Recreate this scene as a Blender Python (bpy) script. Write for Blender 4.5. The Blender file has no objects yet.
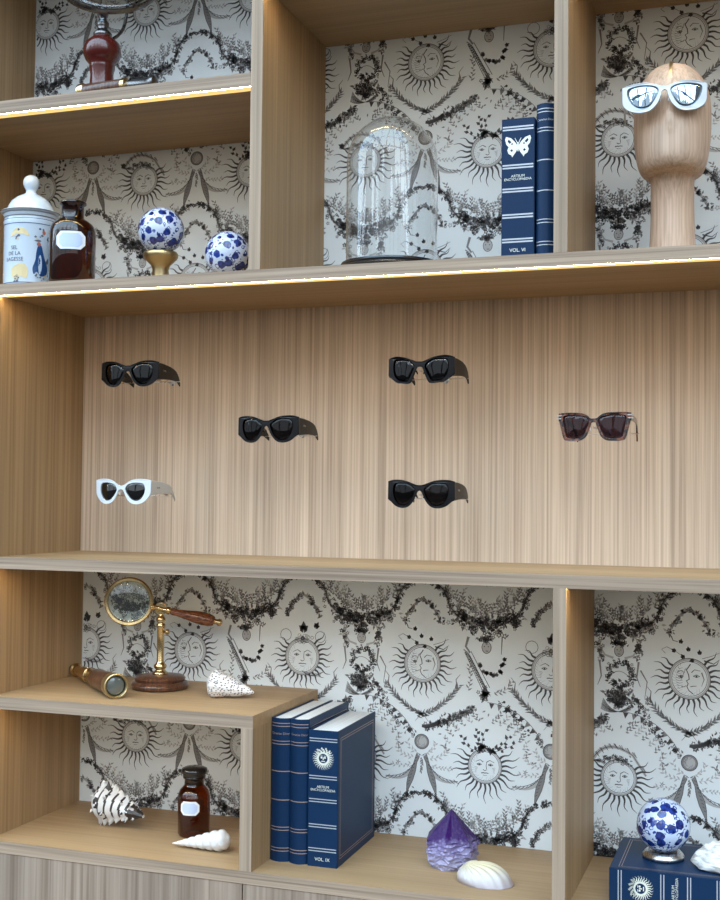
import bpy, bmesh, math, random
from mathutils import Vector, Matrix
from math import sin, cos, pi, radians, sqrt, atan2, hypot

SC = bpy.context.scene
COL = SC.collection

# ------------------------------------------------------------------ camera
FPX, YAW, PITCH, ROLL = 1202.06, .3345, .0364, .0101
cam_d = bpy.data.cameras.new('camera')
cam = bpy.data.objects.new('camera', cam_d)
COL.objects.link(cam)
cam_d.sensor_fit = 'VERTICAL'
cam_d.sensor_height = 36.0
cam_d.lens = FPX / 900 * 36.0
cam_d.clip_start = .05
R_ = Vector((cos(YAW), sin(YAW), 0))
Fw = Vector((-sin(YAW) * cos(PITCH), cos(YAW) * cos(PITCH), sin(PITCH)))
Up = R_.cross(Fw)
cr, sr = cos(ROLL), sin(ROLL)
X_ = R_ * cr + Up * sr
Y_ = Up * cr - R_ * sr
M = Matrix((X_, Y_, -Fw)).transposed().to_4x4()
M.translation = Vector((0, -2.3, 0))
cam.matrix_world = M
SC.camera = cam

# ------------------------------------------------------------------ view
SC.view_settings.view_transform = 'Standard'
SC.view_settings.look = 'None'
SC.view_settings.gamma = 1
SC.view_settings.exposure = 0.0
SC.view_settings.use_curve_mapping = False

# ------------------------------------------------------------------ world: shop room with a tall window bank behind the camera
W = bpy.data.worlds.new('world')
SC.world = W
W.use_nodes = True
nt = W.node_tree
nt.nodes.clear()
AMBIENT, WINDOW = 0.17, 5.8


def wn(t, **k):
    n = nt.nodes.new(t)
    for a, b in k.items():
        setattr(n, a, b)
    return n


def wmath(op, a, b=None, c=None):
    n = wn('ShaderNodeMath', operation=op)
    for i, v in enumerate((a, b, c)):
        if v is None:
            continue
        if isinstance(v, (int, float)):
            n.inputs[i].default_value = v
        else:
            nt.links.new(v, n.inputs[i])
    return n.outputs[0]


tc = wn('ShaderNodeTexCoord')
sp = wn('ShaderNodeSeparateXYZ')
nt.links.new(tc.outputs['Generated'], sp.inputs[0])
dx, dy, dz = sp.outputs
ny = wmath('MAXIMUM', wmath('MULTIPLY', dy, -1), .0001)
az = wmath('DIVIDE', dx, ny)
el = wmath('DIVIDE', dz, ny)


def between(v, a, b):
    return wmath('MULTIPLY', wmath('GREATER_THAN', v, a), wmath('LESS_THAN', v, b))


front = wmath('GREATER_THAN', wmath('MULTIPLY', dy, -1), .02)
win = wmath('MULTIPLY', between(az, -4.5, 1.7), between(el, .0, 4.0))
mull = wmath('GREATER_THAN', wmath('FRACT', wmath('MULTIPLY', az, 2.6)), .13)
rail = wmath('GREATER_THAN', wmath('FRACT', wmath('ADD', wmath('MULTIPLY', el, 1.3), .35)), .07)
glassm = wmath('MULTIPLY', wmath('MULTIPLY', front, win), wmath('MULTIPLY', mull, rail))
# buildings seen in the lower part of the windows
nz = wn('ShaderNodeTexNoise')
nz.inputs['Scale'].default_value = 5.0
nz.inputs['Detail'].default_value = 4
nt.links.new(tc.outputs['Generated'], nz.inputs['Vector'])
sky = wmath('GREATER_THAN', wmath('SUBTRACT', el, wmath('MULTIPLY', nz.outputs[0], .9)), -.06)
bright = wmath('MULTIPLY_ADD', sky, .82, .18)
wstr = wmath('MULTIPLY', wmath('MULTIPLY', glassm, bright), WINDOW)
bgA = wn('ShaderNodeBackground')
sk = wn('ShaderNodeMix', data_type='RGBA')
nt.links.new(wmath('MINIMUM', wmath('MULTIPLY', el, .7), 1.0), sk.inputs[0])
sk.inputs[6].default_value = (.84, .92, 1.0, 1)
sk.inputs[7].default_value = (.50, .76, 1.0, 1)
nt.links.new(sk.outputs[2], bgA.inputs[0])
nt.links.new(wstr, bgA.inputs[1])
bgB = wn('ShaderNodeBackground')
bgB.inputs[0].default_value = (.85, .93, 1.0, 1)
# the room: pale ceiling, darker floor
amb = wmath('MULTIPLY_ADD', wmath('MAXIMUM', dz, -.6), .22, AMBIENT)
nt.links.new(amb, bgB.inputs[1])
ad = wn('ShaderNodeAddShader')
nt.links.new(bgA.outputs[0], ad.inputs[0])
nt.links.new(bgB.outputs[0], ad.inputs[1])
wo = wn('ShaderNodeOutputWorld')
nt.links.new(ad.outputs[0], wo.inputs[0])


# ------------------------------------------------------------------ materials
class Mat:
    def __init__(s, name):
        s.m = bpy.data.materials.new(name)
        s.m.use_nodes = True
        s.t = s.m.node_tree
        s.t.nodes.clear()
        s.out = s.n('ShaderNodeOutputMaterial')

    def n(s, t, ins=None, **k):
        n = s.t.nodes.new(t)
        for a, b in k.items():
            setattr(n, a, b)
        for a, b in (ins or {}).items():
            s.set(n.inputs[a], b)
        return n

    def set(s, sock, v):
        if isinstance(v, bpy.types.NodeSocket):
            s.t.links.new(v, sock)
        elif isinstance(v, (tuple, list)) and len(v) == 3 and sock.type == 'RGBA':
            sock.default_value = (*v, 1)
        else:
            sock.default_value = v

    def coords(s, scale=(1, 1, 1), kind='Object'):
        tc = s.n('ShaderNodeTexCoord')
        mp = s.n('ShaderNodeMapping', {'Vector': tc.outputs[kind], 'Scale': scale})
        return mp.outputs[0]

    def ramp(s, fac, stops):
        r = s.n('ShaderNodeValToRGB', {'Fac': fac})
        e = r.color_ramp.elements
        while len(e) < len(stops):
            e.new(.5)
        for i, (p, c) in enumerate(stops):
            e[i].position = p
            e[i].color = (*c, 1) if len(c) == 3 else c
        return r.outputs[0]

    def math(s, op, a, b=None):
        n = s.n('ShaderNodeMath', operation=op)
        s.set(n.inputs[0], a)
        if b is not None:
            s.set(n.inputs[1], b)
        return n.outputs[0]

    def mix(s, f, a, b, mode='MIX'):
        n = s.n('ShaderNodeMix', data_type='RGBA', blend_type=mode)
        s.set(n.inputs[0], f)
        s.set(n.inputs[6], a)
        s.set(n.inputs[7], b)
        return n.outputs[2]

    def surf(s, sh):
        s.t.links.new(sh, s.out.inputs[0])
        return s.m

    def principled(s, **k):
        ins = {}
        names = dict(color='Base Color', rough='Roughness', metal='Metallic', spec='Specular IOR Level', coat='Coat Weight',
                     trans='Transmission Weight', ior='IOR', normal='Normal', sub='Subsurface Weight', coatr='Coat Roughness')
        for a, b in k.items():
            ins[names[a]] = b
        p = s.n('ShaderNodeBsdfPrincipled', ins)
        return p

    def bump(s, h, strength=.2, dist=.001):
        return s.n('ShaderNodeBump', {'Height': h, 'Strength': strength, 'Distance': dist}).outputs[0]


def plain(name, color, rough=.5, metal=0., spec=.5, coat=0.):
    m = Mat(name)
    nz = m.n('ShaderNodeTexNoise', {'Vector': m.coords(), 'Scale': 90.0, 'Detail': 3.0})
    r = m.math('MULTIPLY_ADD', nz.outputs[0], .1)
    r.node.inputs[2].default_value = max(rough - .05, .0)
    return m.surf(m.principled(color=color, rough=r, metal=metal, spec=spec, coat=coat).outputs[0])


def oak(name, axis, light, dark, contrast=1.0, fine=150.0, rough=.5, arch=.0):
    m = Mat(name)
    st = [fine, fine, fine]
    st[axis] = 1.6
    st2 = [fine * .28] * 3
    st2[axis] = .5
    v1 = m.coords(tuple(st))
    v2 = m.coords(tuple(st2))
    n1 = m.n('ShaderNodeTexNoise', {'Vector': v1, 'Scale': 1.0, 'Detail': 3.0, 'Roughness': .6})
    n2 = m.n('ShaderNodeTexNoise', {'Vector': v2, 'Scale': 1.0, 'Detail': 2.0, 'Distortion': .6})
    st3 = [fine * .055] * 3
    st3[axis] = .35
    n3 = m.n('ShaderNodeTexNoise', {'Vector': m.coords(tuple(st3)), 'Scale': 1.0, 'Detail': 2.0})
    # dark open grain lines
    l1 = m.ramp(n1.outputs[0], [(.36, (0, 0, 0)), (.60, (1, 1, 1))])
    l2 = m.ramp(n2.outputs[0], [(.40, (0, 0, 0)), (.56, (1, 1, 1))])
    f = m.math('ADD', m.math('MULTIPLY', l1, .62), m.math('MULTIPLY', l2, .38))
    f = m.math('MULTIPLY', m.math('SUBTRACT', 1.0, f), contrast)
    c = m.mix(f, light, dark)
    c2 = m.mix(m.ramp(n3.outputs[0], [(.35, (0, 0, 0)), (.65, (1, 1, 1))]), (.90, .89, .88), (1.06, 1.04, 1.02))
    c = m.mix(1.0, c, c2, 'MULTIPLY')
    b = m.bump(l1, .12, .0006)
    return m.surf(m.principled(color=c, rough=rough, normal=b, spec=.35).outputs[0])


OAK_L, OAK_D = (.42, .275, .145), (.24, .148, .070)
M_OAKZ = oak('oak_vertical_grain', 2, OAK_L, OAK_D, .75)
M_OAKX = oak('oak_horizontal_grain', 0, OAK_L, OAK_D, .45, 120)
M_PANEL = oak('oak_panel_bold_grain', 2, (.67, .52, .385), (.27, .175, .115), .68, 210)
M_EDGE = oak('oak_edge_banding', 0, (.48, .35, .25), (.235, .165, .115), 1.0, 150)
M_EDGEZ = oak('oak_edge_banding_vertical', 2, (.48, .35, .25), (.27, .195, .135), .9, 150)
M_DOOR = oak('oak_cabinet_front', 2, (.37, .28, .215), (.20, .14, .10), .95, 120)
M_HEADW = oak('pale_ash_wood', 2, (.66, .47, .345), (.40, .26, .175), .8, 260, .45)


def glass(name, tint, ior=1.45, boost=1.0, rough=0.0):
    m = Mat(name)
    geo = m.n('ShaderNodeNewGeometry')
    io = m.math('MULTIPLY_ADD', geo.outputs['Backfacing'], 1 / ior - ior)
    io.node.inputs[2].default_value = ior
    fr = m.n('ShaderNodeFresnel', {'IOR': io})
    f = m.math('MINIMUM', m.math('MULTIPLY', fr.outputs[0], boost), 1.0)
    tr = m.n('ShaderNodeBsdfTransparent', {'Color': tint})
    gl = m.n('ShaderNodeBsdfGlossy', {'Color': (1, 1, 1), 'Roughness': rough})
    mx = m.n('ShaderNodeMixShader', {'Fac': f})
    m.t.links.new(tr.outputs[0], mx.inputs[1])
    m.t.links.new(gl.outputs[0], mx.inputs[2])
    return m.surf(mx.outputs[0])


M_GLASS = glass('clear_glass', (.95, .965, .97), 1.45, 1.8)
M_AMBER = glass('amber_glass', (.36, .115, .035), 1.5, 1.3, .01)
M_AMBERD = glass('dark_amber_glass', (.24, .075, .022), 1.5, 1.4, .01)
M_LENSD = glass('black_tinted_lens', (.04, .045, .07), 1.5, .8)
M_LENSG = glass('grey_tinted_lens', (.09, .078, .085), 1.5, .6)
M_LENSP = glass('plum_tinted_lens', (.24, .16, .20), 1.5, .8)
M_LENSB = glass('blue_grey_lens', (.04, .055, .08), 1.6, 1.6)
mm = Mat('mirror_lens')
M_MIRROR = mm.surf(mm.principled(color=(.36, .45, .54), metal=1.0, rough=.03).outputs[0])
M_MAGNI = glass('magnifier_glass', (.86, .92, .90), 1.5, 3.2, .04)

M_BLACKAC = plain('black_acetate', (.006, .006, .007), .16, spec=.22)
M_BLACKT = plain('black_textured_temple', (.018, .016, .015), .42, spec=.3)
M_WHITEAC = plain('white_acetate', (.68, .72, .76), .22, coat=.2)
M_WHITET = plain('white_temple', (.50, .48, .45), .35)
mt = Mat('tortoise_acetate')
tn = mt.n('ShaderNodeTexNoise', {'Vector': mt.coords(), 'Scale': 55.0, 'Detail': 2.0, 'Distortion': 1.0})
M_TORT = mt.surf(mt.principled(color=mt.ramp(tn.outputs[0], [(.45, (.018, .010, .009)), (.60, (.16, .055, .03))]), rough=.15, coat=.4).outputs[0])
M_STEEL = plain('brushed_steel', (.62, .60, .58), .28, 1.0)
M_GOLDM = plain('gold_metal', (.78, .56, .25), .25, 1.0)
M_BRASS = plain('polished_brass', (.72, .52, .26), .2, 1.0)
M_BRASSD = plain('aged_brass', (.50, .38, .20), .38, 1.0)
M_PEWTER = plain('dark_pewter', (.20, .19, .19), .28, 1.0)
M_REDWOOD = plain('red_lacquered_wood', (.085, .010, .007), .2, coat=.4)
mt = Mat('dark_walnut')
tn = mt.n('ShaderNodeTexNoise', {'Vector': mt.coords((40, 40, 4)), 'Scale': 6.0, 'Detail': 3.0})
M_WALNUT = mt.surf(mt.principled(color=mt.ramp(tn.outputs[0], [(.35, (.05, .02, .012)), (.65, (.15, .062, .032))]), rough=.3, coat=.3).outputs[0])
mt = Mat('chestnut_handle_wood')
tn = mt.n('ShaderNodeTexNoise', {'Vector': mt.coords((8, 60, 60)), 'Scale': 5.0, 'Detail': 3.0})
M_HANDLEW = mt.surf(mt.principled(color=mt.ramp(tn.outputs[0], [(.35, (.11, .035, .016)), (.65, (.28, .10, .045))]), rough=.25, coat=.4).outputs[0])
M_EBONY = plain('black_lacquer', (.014, .013, .014), .25, coat=.4)
mt = Mat('navy_book_cloth')
tn = mt.n('ShaderNodeTexNoise', {'Vector': mt.coords(), 'Scale': 900.0, 'Detail': 2.0})
M_NAVY = mt.surf(mt.principled(color=mt.ramp(tn.outputs[0], [(.3, (.003, .019, .056)), (.7, (.005, .029, .082))]), rough=.42, spec=.2,
                               normal=mt.bump(tn.outputs[0], .15, .0004)).outputs[0])
M_FOIL = plain('silver_foil', (.50, .52, .56), .32, .35)
M_FOILG = plain('pale_gold_foil', (.78, .78, .68), .35, .2)
M_FOILC = plain('copper_foil', (.46, .33, .28), .35, .5)
mt = Mat('page_block')
tn = mt.n('ShaderNodeTexNoise', {'Vector': mt.coords((900, 3, 3)), 'Scale': 1.0, 'Detail': 2.0})
M_PAGES = mt.surf(mt.principled(color=mt.ramp(tn.outputs[0], [(.3, (.60, .61, .62)), (.7, (.80, .81, .81))]), rough=.7).outputs[0])
M_PORC = plain('white_porcelain', (.58, .67, .77), .12, coat=.5)
M_INKBLUE = plain('blue_glaze', (.02, .07, .20), .2)
M_INKGREY = plain('grey_glaze', (.12, .12, .14), .3)
M_INKYEL = plain('yellow_glaze', (.72, .58, .32), .25)
M_INKRED = plain('red_glaze', (.45, .15, .10), .3)
M_LABEL = plain('white_label', (.86, .87, .89), .4)
M_LABELB = plain('pale_blue_label', (.56, .66, .88), .4)
M_RUBBER = plain('clear_nose_pad', (.8, .8, .8), .3)
M_DARKGAP = plain('dark_lining', (.05, .04, .03), .6)

# toile wallpaper paper + three ink densities of the print
M_PAPER = plain('wallpaper_paper', (.78, .83, .85), .65, spec=.3)
M_INK = [plain('toile_ink_dark', (.075, .072, .075), .6, spec=.3), plain('toile_ink_mid', (.23, .225, .225), .6, spec=.3),
         plain('toile_ink_pale', (.47, .47, .47), .6, spec=.3)]

# blue-and-white ceramic
mt = Mat('blue_and_white_porcelain')
co = mt.coords()
wrp = mt.n('ShaderNodeTexNoise', {'Vector': co, 'Scale': 70.0, 'Detail': 2.0})
wv = mt.n('ShaderNodeVectorMath', {0: wrp.outputs[1], 1: (.011, .011, .011)}, operation='MULTIPLY')
wa = mt.n('ShaderNodeVectorMath', {0: co, 1: wv.outputs[0]}, operation='ADD')
v1 = mt.n('ShaderNodeTexVoronoi', {'Vector': wa.outputs[0], 'Scale': 47.0, 'Randomness': .7})
v2 = mt.n('ShaderNodeTexVoronoi', {'Vector': wa.outputs[0], 'Scale': 95.0, 'Randomness': 1.0})
blob = mt.ramp(v1.outputs['Distance'], [(.43, (1, 1, 1)), (.47, (0, 0, 0))])
ring = mt.ramp(v2.outputs['Distance'], [(.24, (0, 0, 0)), (.29, (1, 1, 1)), (.41, (1, 1, 1)), (.46, (0, 0, 0))])
mk = mt.n('ShaderNodeTexNoise', {'Vector': co, 'Scale': 60.0, 'Detail': 1.0})
mkr = mt.ramp(mk.outputs[0], [(.43, (0, 0, 0)), (.46, (1, 1, 1))])
rg = mt.math('MULTIPLY', ring, mkr)
tone = mt.n('ShaderNodeTexNoise', {'Vector': co, 'Scale': 130.0, 'Detail': 2.0})
blue = mt.ramp(tone.outputs[0], [(.35, (.004, .008, .07)), (.62, (.018, .05, .28))])
c = mt.mix(rg, (.58, .66, .82), (.02, .05, .25))
c = mt.mix(blob, c, blue)
M_DELFT = mt.surf(mt.principled(color=c, rough=.10, coat=.6).outputs[0])

# LED
def emit(name, color, strength):
    m = Mat(name)
    return m.surf(m.n('ShaderNodeEmission', {'Color': color, 'Strength': strength}).outputs[0])


M_LED = emit('warm_led_line', (1, .74, .34), 120.0)
M_LEDD = emit('warm_led_diffuser', (1.0, .66, .24), 1.15)

# shells and stone
M_SHWHITE = plain('white_shell', (.70, .68, .66), .35)
M_SHBLACK = plain('black_shell_band', (.03, .022, .02), .35)
mt = Mat('spotted_cone_shell')
v1 = mt.n('ShaderNodeTexVoronoi', {'Vector': mt.coords((150, 230, 230)), 'Scale': 1.0, 'Randomness': .7})
M_SPOT = mt.surf(mt.principled(color=mt.ramp(v1.outputs['Distance'], [(.30, (.10, .075, .085)), (.40, (.82, .79, .77))]), rough=.3).outputs[0])
mt = Mat('cream_clam_shell')
sp_ = mt.n('ShaderNodeSeparateXYZ', {0: mt.coords()})
M_CLAM = mt.surf(mt.principled(color=mt.ramp(mt.math('MULTIPLY', sp_.outputs[2], 22.0), [(.1, (.42, .36, .37)), (.45, (.56, .51, .47)), (.80, (.60, .51, .34))]), rough=.3, coat=.2).outputs[0])
mt = Mat('amethyst_crystal')
sp_ = mt.n('ShaderNodeSeparateXYZ', {0: mt.coords()})
v1 = mt.n('ShaderNodeTexVoronoi', {'Vector': mt.coords(), 'Scale': 150.0})
nn = mt.n('ShaderNodeTexNoise', {'Vector': mt.coords(), 'Scale': 40.0, 'Detail': 4.0})
hh = mt.math('MULTIPLY_ADD', sp_.outputs[2], 8.0)
mt.set(hh.node.inputs[2], mt.math('MULTIPLY', nn.outputs[0], .35))
cc = mt.ramp(hh, [(.30, (.36, .33, .46)), (.58, (.20, .16, .32)), (.70, (.035, .008, .085)), (1.0, (.030, .006, .075))])
cc2 = mt.mix(mt.ramp(v1.outputs['Distance'], [(.1, (.35, .35, .35)), (.5, (0, 0, 0))]), cc, (.66, .62, .86))
cf = mt.mix(mt.ramp(hh, [(.6, (1, 1, 1)), (.72, (.05, .05, .05))]), cc, cc2)
M_AMETH = mt.surf(mt.principled(color=cf, rough=.3, spec=.18, coat=.0, normal=mt.bump(v1.outputs['Distance'], .35, .002)).outputs[0])
mt = Mat('oyster_shell')
wv = mt.n('ShaderNodeTexNoise', {'Vector': mt.coords((14, 30, 120)), 'Scale': 2.0, 'Detail': 4.0})
M_OYST = mt.surf(mt.principled(color=mt.ramp(wv.outputs[0], [(.3, (.35, .32, .29)), (.5, (.70, .68, .64)), (.7, (.9, .9, .88))]), rough=.3, coat=.2, normal=mt.bump(wv.outputs[0], .6, .003)).outputs[0])


# ------------------------------------------------------------------ helpers
def link(o):
    COL.objects.link(o)
    return o


def obj(name, bm, mats, parent=None, smooth=False, loc=None, rot=None, angle=None):
    if isinstance(bm, bmesh.types.BMesh):
        me = bpy.data.meshes.new(name)
        bmesh.ops.recalc_face_normals(bm, faces=bm.faces)
        bm.to_mesh(me)
        bm.free()
    else:
        me = bm
        me.name = name
    if not isinstance(mats, (list, tuple)):
        mats = [mats]
    idx = [p.material_index for p in me.polygons]
    me.materials.clear()
    for m in mats:
        me.materials.append(m)
    me.polygons.foreach_set('material_index', [min(i, len(mats) - 1) for i in idx])
    if smooth or angle:
        me.polygons.foreach_set('use_smooth', [True] * len(me.polygons))
        if angle:
            try:
                me.set_sharp_from_angle(angle=radians(angle))
            except Exception:
                pass
    o = link(bpy.data.objects.new(name, me))
    if loc:
        o.location = loc
    if rot:
        o.rotation_euler = rot
    if parent:
        o.parent = parent
    return o


def tag(o, label, cat, group=None):
    o['label'] = label
    o['category'] = cat
    if group:
        o['group'] = group
    return o


def thing(name, label, cat, loc=(0, 0, 0), rotz=0., group=None):
    o = link(bpy.data.objects.new(name, None))
    o.empty_display_size = .02
    o.location = loc
    o.rotation_euler = (0, 0, rotz)
    return tag(o, label, cat, group)


def box(bm, x0, x1, y0, y1, z0, z1, bev=0.):
    r = bmesh.ops.create_cube(bm, size=1, matrix=Matrix.Translation(((x0 + x1) / 2, (y0 + y1) / 2, (z0 + z1) / 2)) @
                              Matrix.Diagonal((x1 - x0, y1 - y0, z1 - z0, 1)))
    if bev:
        es = list({e for v in r['verts'] for e in v.link_edges})
        bmesh.ops.bevel(bm, geom=es, offset=bev, segments=2, affect='EDGES')
    return r


def boxm(*a, bev=0.):
    bm = bmesh.new()
    box(bm, *a, bev=bev)
    return bm


def lathe(prof, n=48, bm=None, cap=True, mat=None):
    """prof: list of (r, z) from bottom to top, about Z."""
    bm = bm or bmesh.new()
    rings = []
    new = []
    for r, z in prof:
        if r < 1e-5:
            rings.append([bm.verts.new((0, 0, z))])
        else:
            rings.append([bm.verts.new((r * cos(2 * pi * i / n), r * sin(2 * pi * i / n), z)) for i in range(n)])
        new += rings[-1]
    for a, b in zip(rings, rings[1:]):
        for i in range(n):
            j = (i + 1) % n
            if len(a) == 1 and len(b) == 1:
                continue
            if len(a) == 1:
                bm.faces.new((a[0], b[i], b[j]))
            elif len(b) == 1:
                bm.faces.new((a[i], a[j], b[0]))
            else:
                bm.faces.new((a[i], a[j], b[j], b[i]))
    if cap:
        for q in (rings[0], rings[-1]):
            if len(q) > 2:
                bm.faces.new(q)
    if mat is not None:
        bmesh.ops.transform(bm, matrix=mat, verts=new)
    return bm


def tube(pts, r, n=12, bm=None):
    bm = bm or bmesh.new()
    pts = [Vector(p) for p in pts]
    rs = r if isinstance(r, (list, tuple)) else [r] * len(pts)
    rings = []
    for i, p in enumerate(pts):
        t = (pts[min(i + 1, len(pts) - 1)] - pts[max(i - 1, 0)]).normalized()
        u = t.orthogonal().normalized() if abs(t.z) > .95 else t.cross(Vector((0, 0, 1))).normalized()
        v = t.cross(u)
        rings.append([bm.verts.new(p + (u * cos(2 * pi * k / n) + v * sin(2 * pi * k / n)) * rs[i]) for k in range(n)])
    for a, b in zip(rings, rings[1:]):
        for k in range(n):
            bm.faces.new((a[k], a[(k + 1) % n], b[(k + 1) % n], b[k]))
    bm.faces.new(rings[0])
    bm.faces.new(rings[-1])
    return bm


def catmull(pts, n=6, closed=True):
    out = []
    N = len(pts)
    rng = range(N) if closed else range(N - 1)
    for i in rng:
        g = (lambda k: pts[k % N]) if closed else (lambda k: pts[min(max(k, 0), N - 1)])
        p0, p1, p2, p3 = g(i - 1), g(i), g(i + 1), g(i + 2)
        for s in range(n):
            t = s / n
            out.append(tuple(.5 * (2 * b + (-a + c) * t + (2 * a - 5 * b + 4 * c - d) * t * t + (-a + 3 * b - 3 * c + d) * t ** 3)
                             for a, b, c, d in zip(p0, p1, p2, p3)))
    if not closed:
        out.append(tuple(pts[-1]))
    return out


def curve_mesh(loops, extrude, bevel=0., res=2):
    """filled 2D outlines (x, z), with holes, given thickness along Y"""
    cu = bpy.data.curves.new('outline', 'CURVE')
    cu.dimensions = '2D'
    cu.fill_mode = 'BOTH'
    cu.extrude = extrude
    cu.bevel_depth = bevel
    cu.bevel_resolution = res
    for lp in loops:
        s = cu.splines.new('POLY')
        s.points.add(len(lp) - 1)
        for p, q in zip(s.points, lp):
            p.co = (q[0], q[1], 0, 1)
        s.use_cyclic_u = True
    o = bpy.data.objects.new('outline', cu)
    me = bpy.data.meshes.new_from_object(o)
    me.transform(Matrix.Rotation(pi / 2, 4, 'X'))
    bpy.data.objects.remove(o)
    bpy.data.curves.remove(cu)
    return me


def text_mesh(body, size, extrude=.0001, spacing=1.0):
    cu = bpy.data.curves.new('lettering', 'FONT')
    cu.body = body
    cu.size = size
    cu.extrude = extrude
    cu.align_x = 'CENTER'
    cu.align_y = 'CENTER'
    cu.resolution_u = 3
    cu.space_character = spacing
    cu.space_line = .95
    o = bpy.data.objects.new('lettering', cu)
    me = bpy.data.meshes.new_from_object(o)
    me.transform(Matrix.Rotation(pi / 2, 4, 'X'))
    bpy.data.objects.remove(o)
    bpy.data.curves.remove(cu)
    return me


def wrap_cyl(me, R, phi, z0=0.):
    """bend an XZ-plane mesh (facing -Y) around a vertical cylinder, centred on angle phi measured from -Y towards +X"""
    for v in me.vertices:
        a = phi + v.co.x / R
        r = R - v.co.y
        v.co = (r * sin(a), -r * cos(a), v.co.z + z0)
    return me


def merge(bm, me, idx=0, mat=None):
    """append mesh to bmesh with material index"""
    n = len(bm.faces)
    if mat is not None:
        me.transform(mat)
    bm.from_mesh(me)
    bm.faces.ensure_lookup_table()
    for f in bm.faces[n:]:
        f.material_index = idx
    bpy.data.meshes.remove(me)


# ------------------------------------------------------------------ dimensions
xL, xUL, xR = -1.672, -1.847, .26
D, DP = .373, .357
A0, A1 = .443, .469
B0, B1 = -.176, -.1506
C0, C1 = .8620, .8910
D0z, D1z = 1.0747, 1.101
E0, E1 = -.4894, -.4627
F0, F1 = -.8074, -.7824
d1a, d1b = -1.053, -1.026
d2a, d2b = -.408, -.381
d3a, d3b = -1.0557, -1.0282
d4a, d4b = -.406, -.3805
ZT = 1.36

# ------------------------------------------------------------------ setting
FLOORZ = -1.56
fl = boxm(-2.6, .9, -3.2, .42, FLOORZ - .03, FLOORZ)
o = obj('floor', fl, oak('floor_boards', 0, (.30, .24, .18), (.18, .13, .09), .6, 30))
o['kind'] = 'structure'


# ---------------- toile print
class Ink:
    def __init__(s):
        s.polys = []          # (list of (x,z), tone)

    def poly(s, pts, tone=0):
        s.polys.append((pts, tone))

    def stroke(s, pts, w0, w1=None, tone=0, taper=True):
        w1 = w0 if w1 is None else w1
        n = len(pts)
        L, Rr = [], []
        for i, (x, z) in enumerate(pts):
            a = pts[max(i - 1, 0)]
            b = pts[min(i + 1, n - 1)]
            tx, tz = b[0] - a[0], b[1] - a[1]
            q = hypot(tx, tz) or 1
            t = i / (n - 1)
            w = (w0 + (w1 - w0) * t) / 2
            if taper == 'both':
                w *= sin(pi * (0.08 + .84 * t))
            L.append((x - tz / q * w, z + tx / q * w))
            Rr.append((x + tz / q * w, z - tx / q * w))
        for i in range(n - 1):
            s.poly([L[i], L[i + 1], Rr[i + 1], Rr[i]], tone)

    def leaf(s, x, z, a, l, w, tone=0):
        w *= 1.3
        ca, sa = cos(a), sin(a)
        P = lambda u, v: (x + u * ca - v * sa, z + u * sa + v * ca)
        s.poly([P(0, 0), P(l * .35, w / 2), P(l, 0), P(l * .4, -w / 2)], tone)

    def disc(s, x, z, r, tone=0, n=8, sx=1.):
        s.poly([(x + r * sx * cos(2 * pi * i / n), z + r * sin(2 * pi * i / n)) for i in range(n)], tone)

    def ring(s, x, z, r, w, tone=0, a0=0, a1=2 * pi, n=20, sx=1.):
        s.stroke([(x + r * sx * cos(a0 + (a1 - a0) * i / n), z + r * sin(a0 + (a1 - a0) * i / n)) for i in range(n + 1)], w, w, tone)

    def flower(s, x, z, r, rnd, tone=0):
        a0 = rnd.random() * 6
        for k in range(5):
            a = a0 + k * 2 * pi / 5
            s.leaf(x + cos(a) * r * .2, z + sin(a) * r * .2, a, r * .85, r * .55, tone)

    def ivy(s, x, z, a, r, tone=0):
        for k, (da, q) in enumerate(((0, 1.), (.9, .75), (-.9, .75), (1.9, .5), (-1.9, .5))):
            s.leaf(x, z, a + da, r * q, r * .55, tone)

    def sprig(s, pts, rnd, step=.004, l=.009, w=.003, tone=1, spread=.75, stem=.0008):
        s.stroke(pts, stem, stem * .6, tone)
        acc = 0.
        side = 1
        for (x0, z0), (x1, z1) in zip(pts, pts[1:]):
            d = hypot(x1 - x0, z1 - z0)
            a = atan2(z1 - z0, x1 - x0)
            t = acc
            while t < d:
                side = -side
                s.leaf(x0 + (x1 - x0) * t / d, z0 + (z1 - z0) * t / d, a + side * (spread + rnd.uniform(-.25, .25)), l * rnd.uniform(.7, 1.2), w, tone)
                t += step * rnd.uniform(.7, 1.3)
            acc = t - d

    def band(s, pts, width, rnd, n, tones=(0, 0, 1), size=(.006, .011)):
        """dense garland of leaves and little flowers along a path"""
        segs = [hypot(b[0] - a[0], b[1] - a[1]) for a, b in zip(pts, pts[1:])]
        tot = sum(segs)
        for _ in range(n):
            t = rnd.random() * tot
            for k, d in enumerate(segs):
                if t <= d:
                    break
                t -= d
            a, b = pts[k], pts[k + 1]
            f = t / (segs[k] or 1)
            x = a[0] + (b[0] - a[0]) * f + rnd.gauss(0, width * .38)
            z = a[1] + (b[1] - a[1]) * f + rnd.gauss(0, width * .38)
            tn_ = rnd.choice(tones)
            sz = rnd.uniform(*size)
            if rnd.random() < .4:
                s.flower(x, z, sz * .55, rnd, tn_)
            else:
                s.leaf(x, z, rnd.uniform(0, 6.3), sz, sz * .38, tn_)


def arc(cx, cz, r, a0, a1, n=12, sx=1.):
    a0, a1 = radians(a0), radians(a1)
    return [(cx + r * sx * cos(a0 + (a1 - a0) * i / n), cz + r * sin(a0 + (a1 - a0) * i / n)) for i in range(n + 1)]


def bez(p0, p1, p2, n=10):
    return [((1 - t) ** 2 * p0[0] + 2 * t * (1 - t) * p1[0] + t * t * p2[0], (1 - t) ** 2 * p0[1] + 2 * t * (1 - t) * p1[1] + t * t * p2[1])
            for t in [i / n for i in range(n + 1)]]


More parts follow.
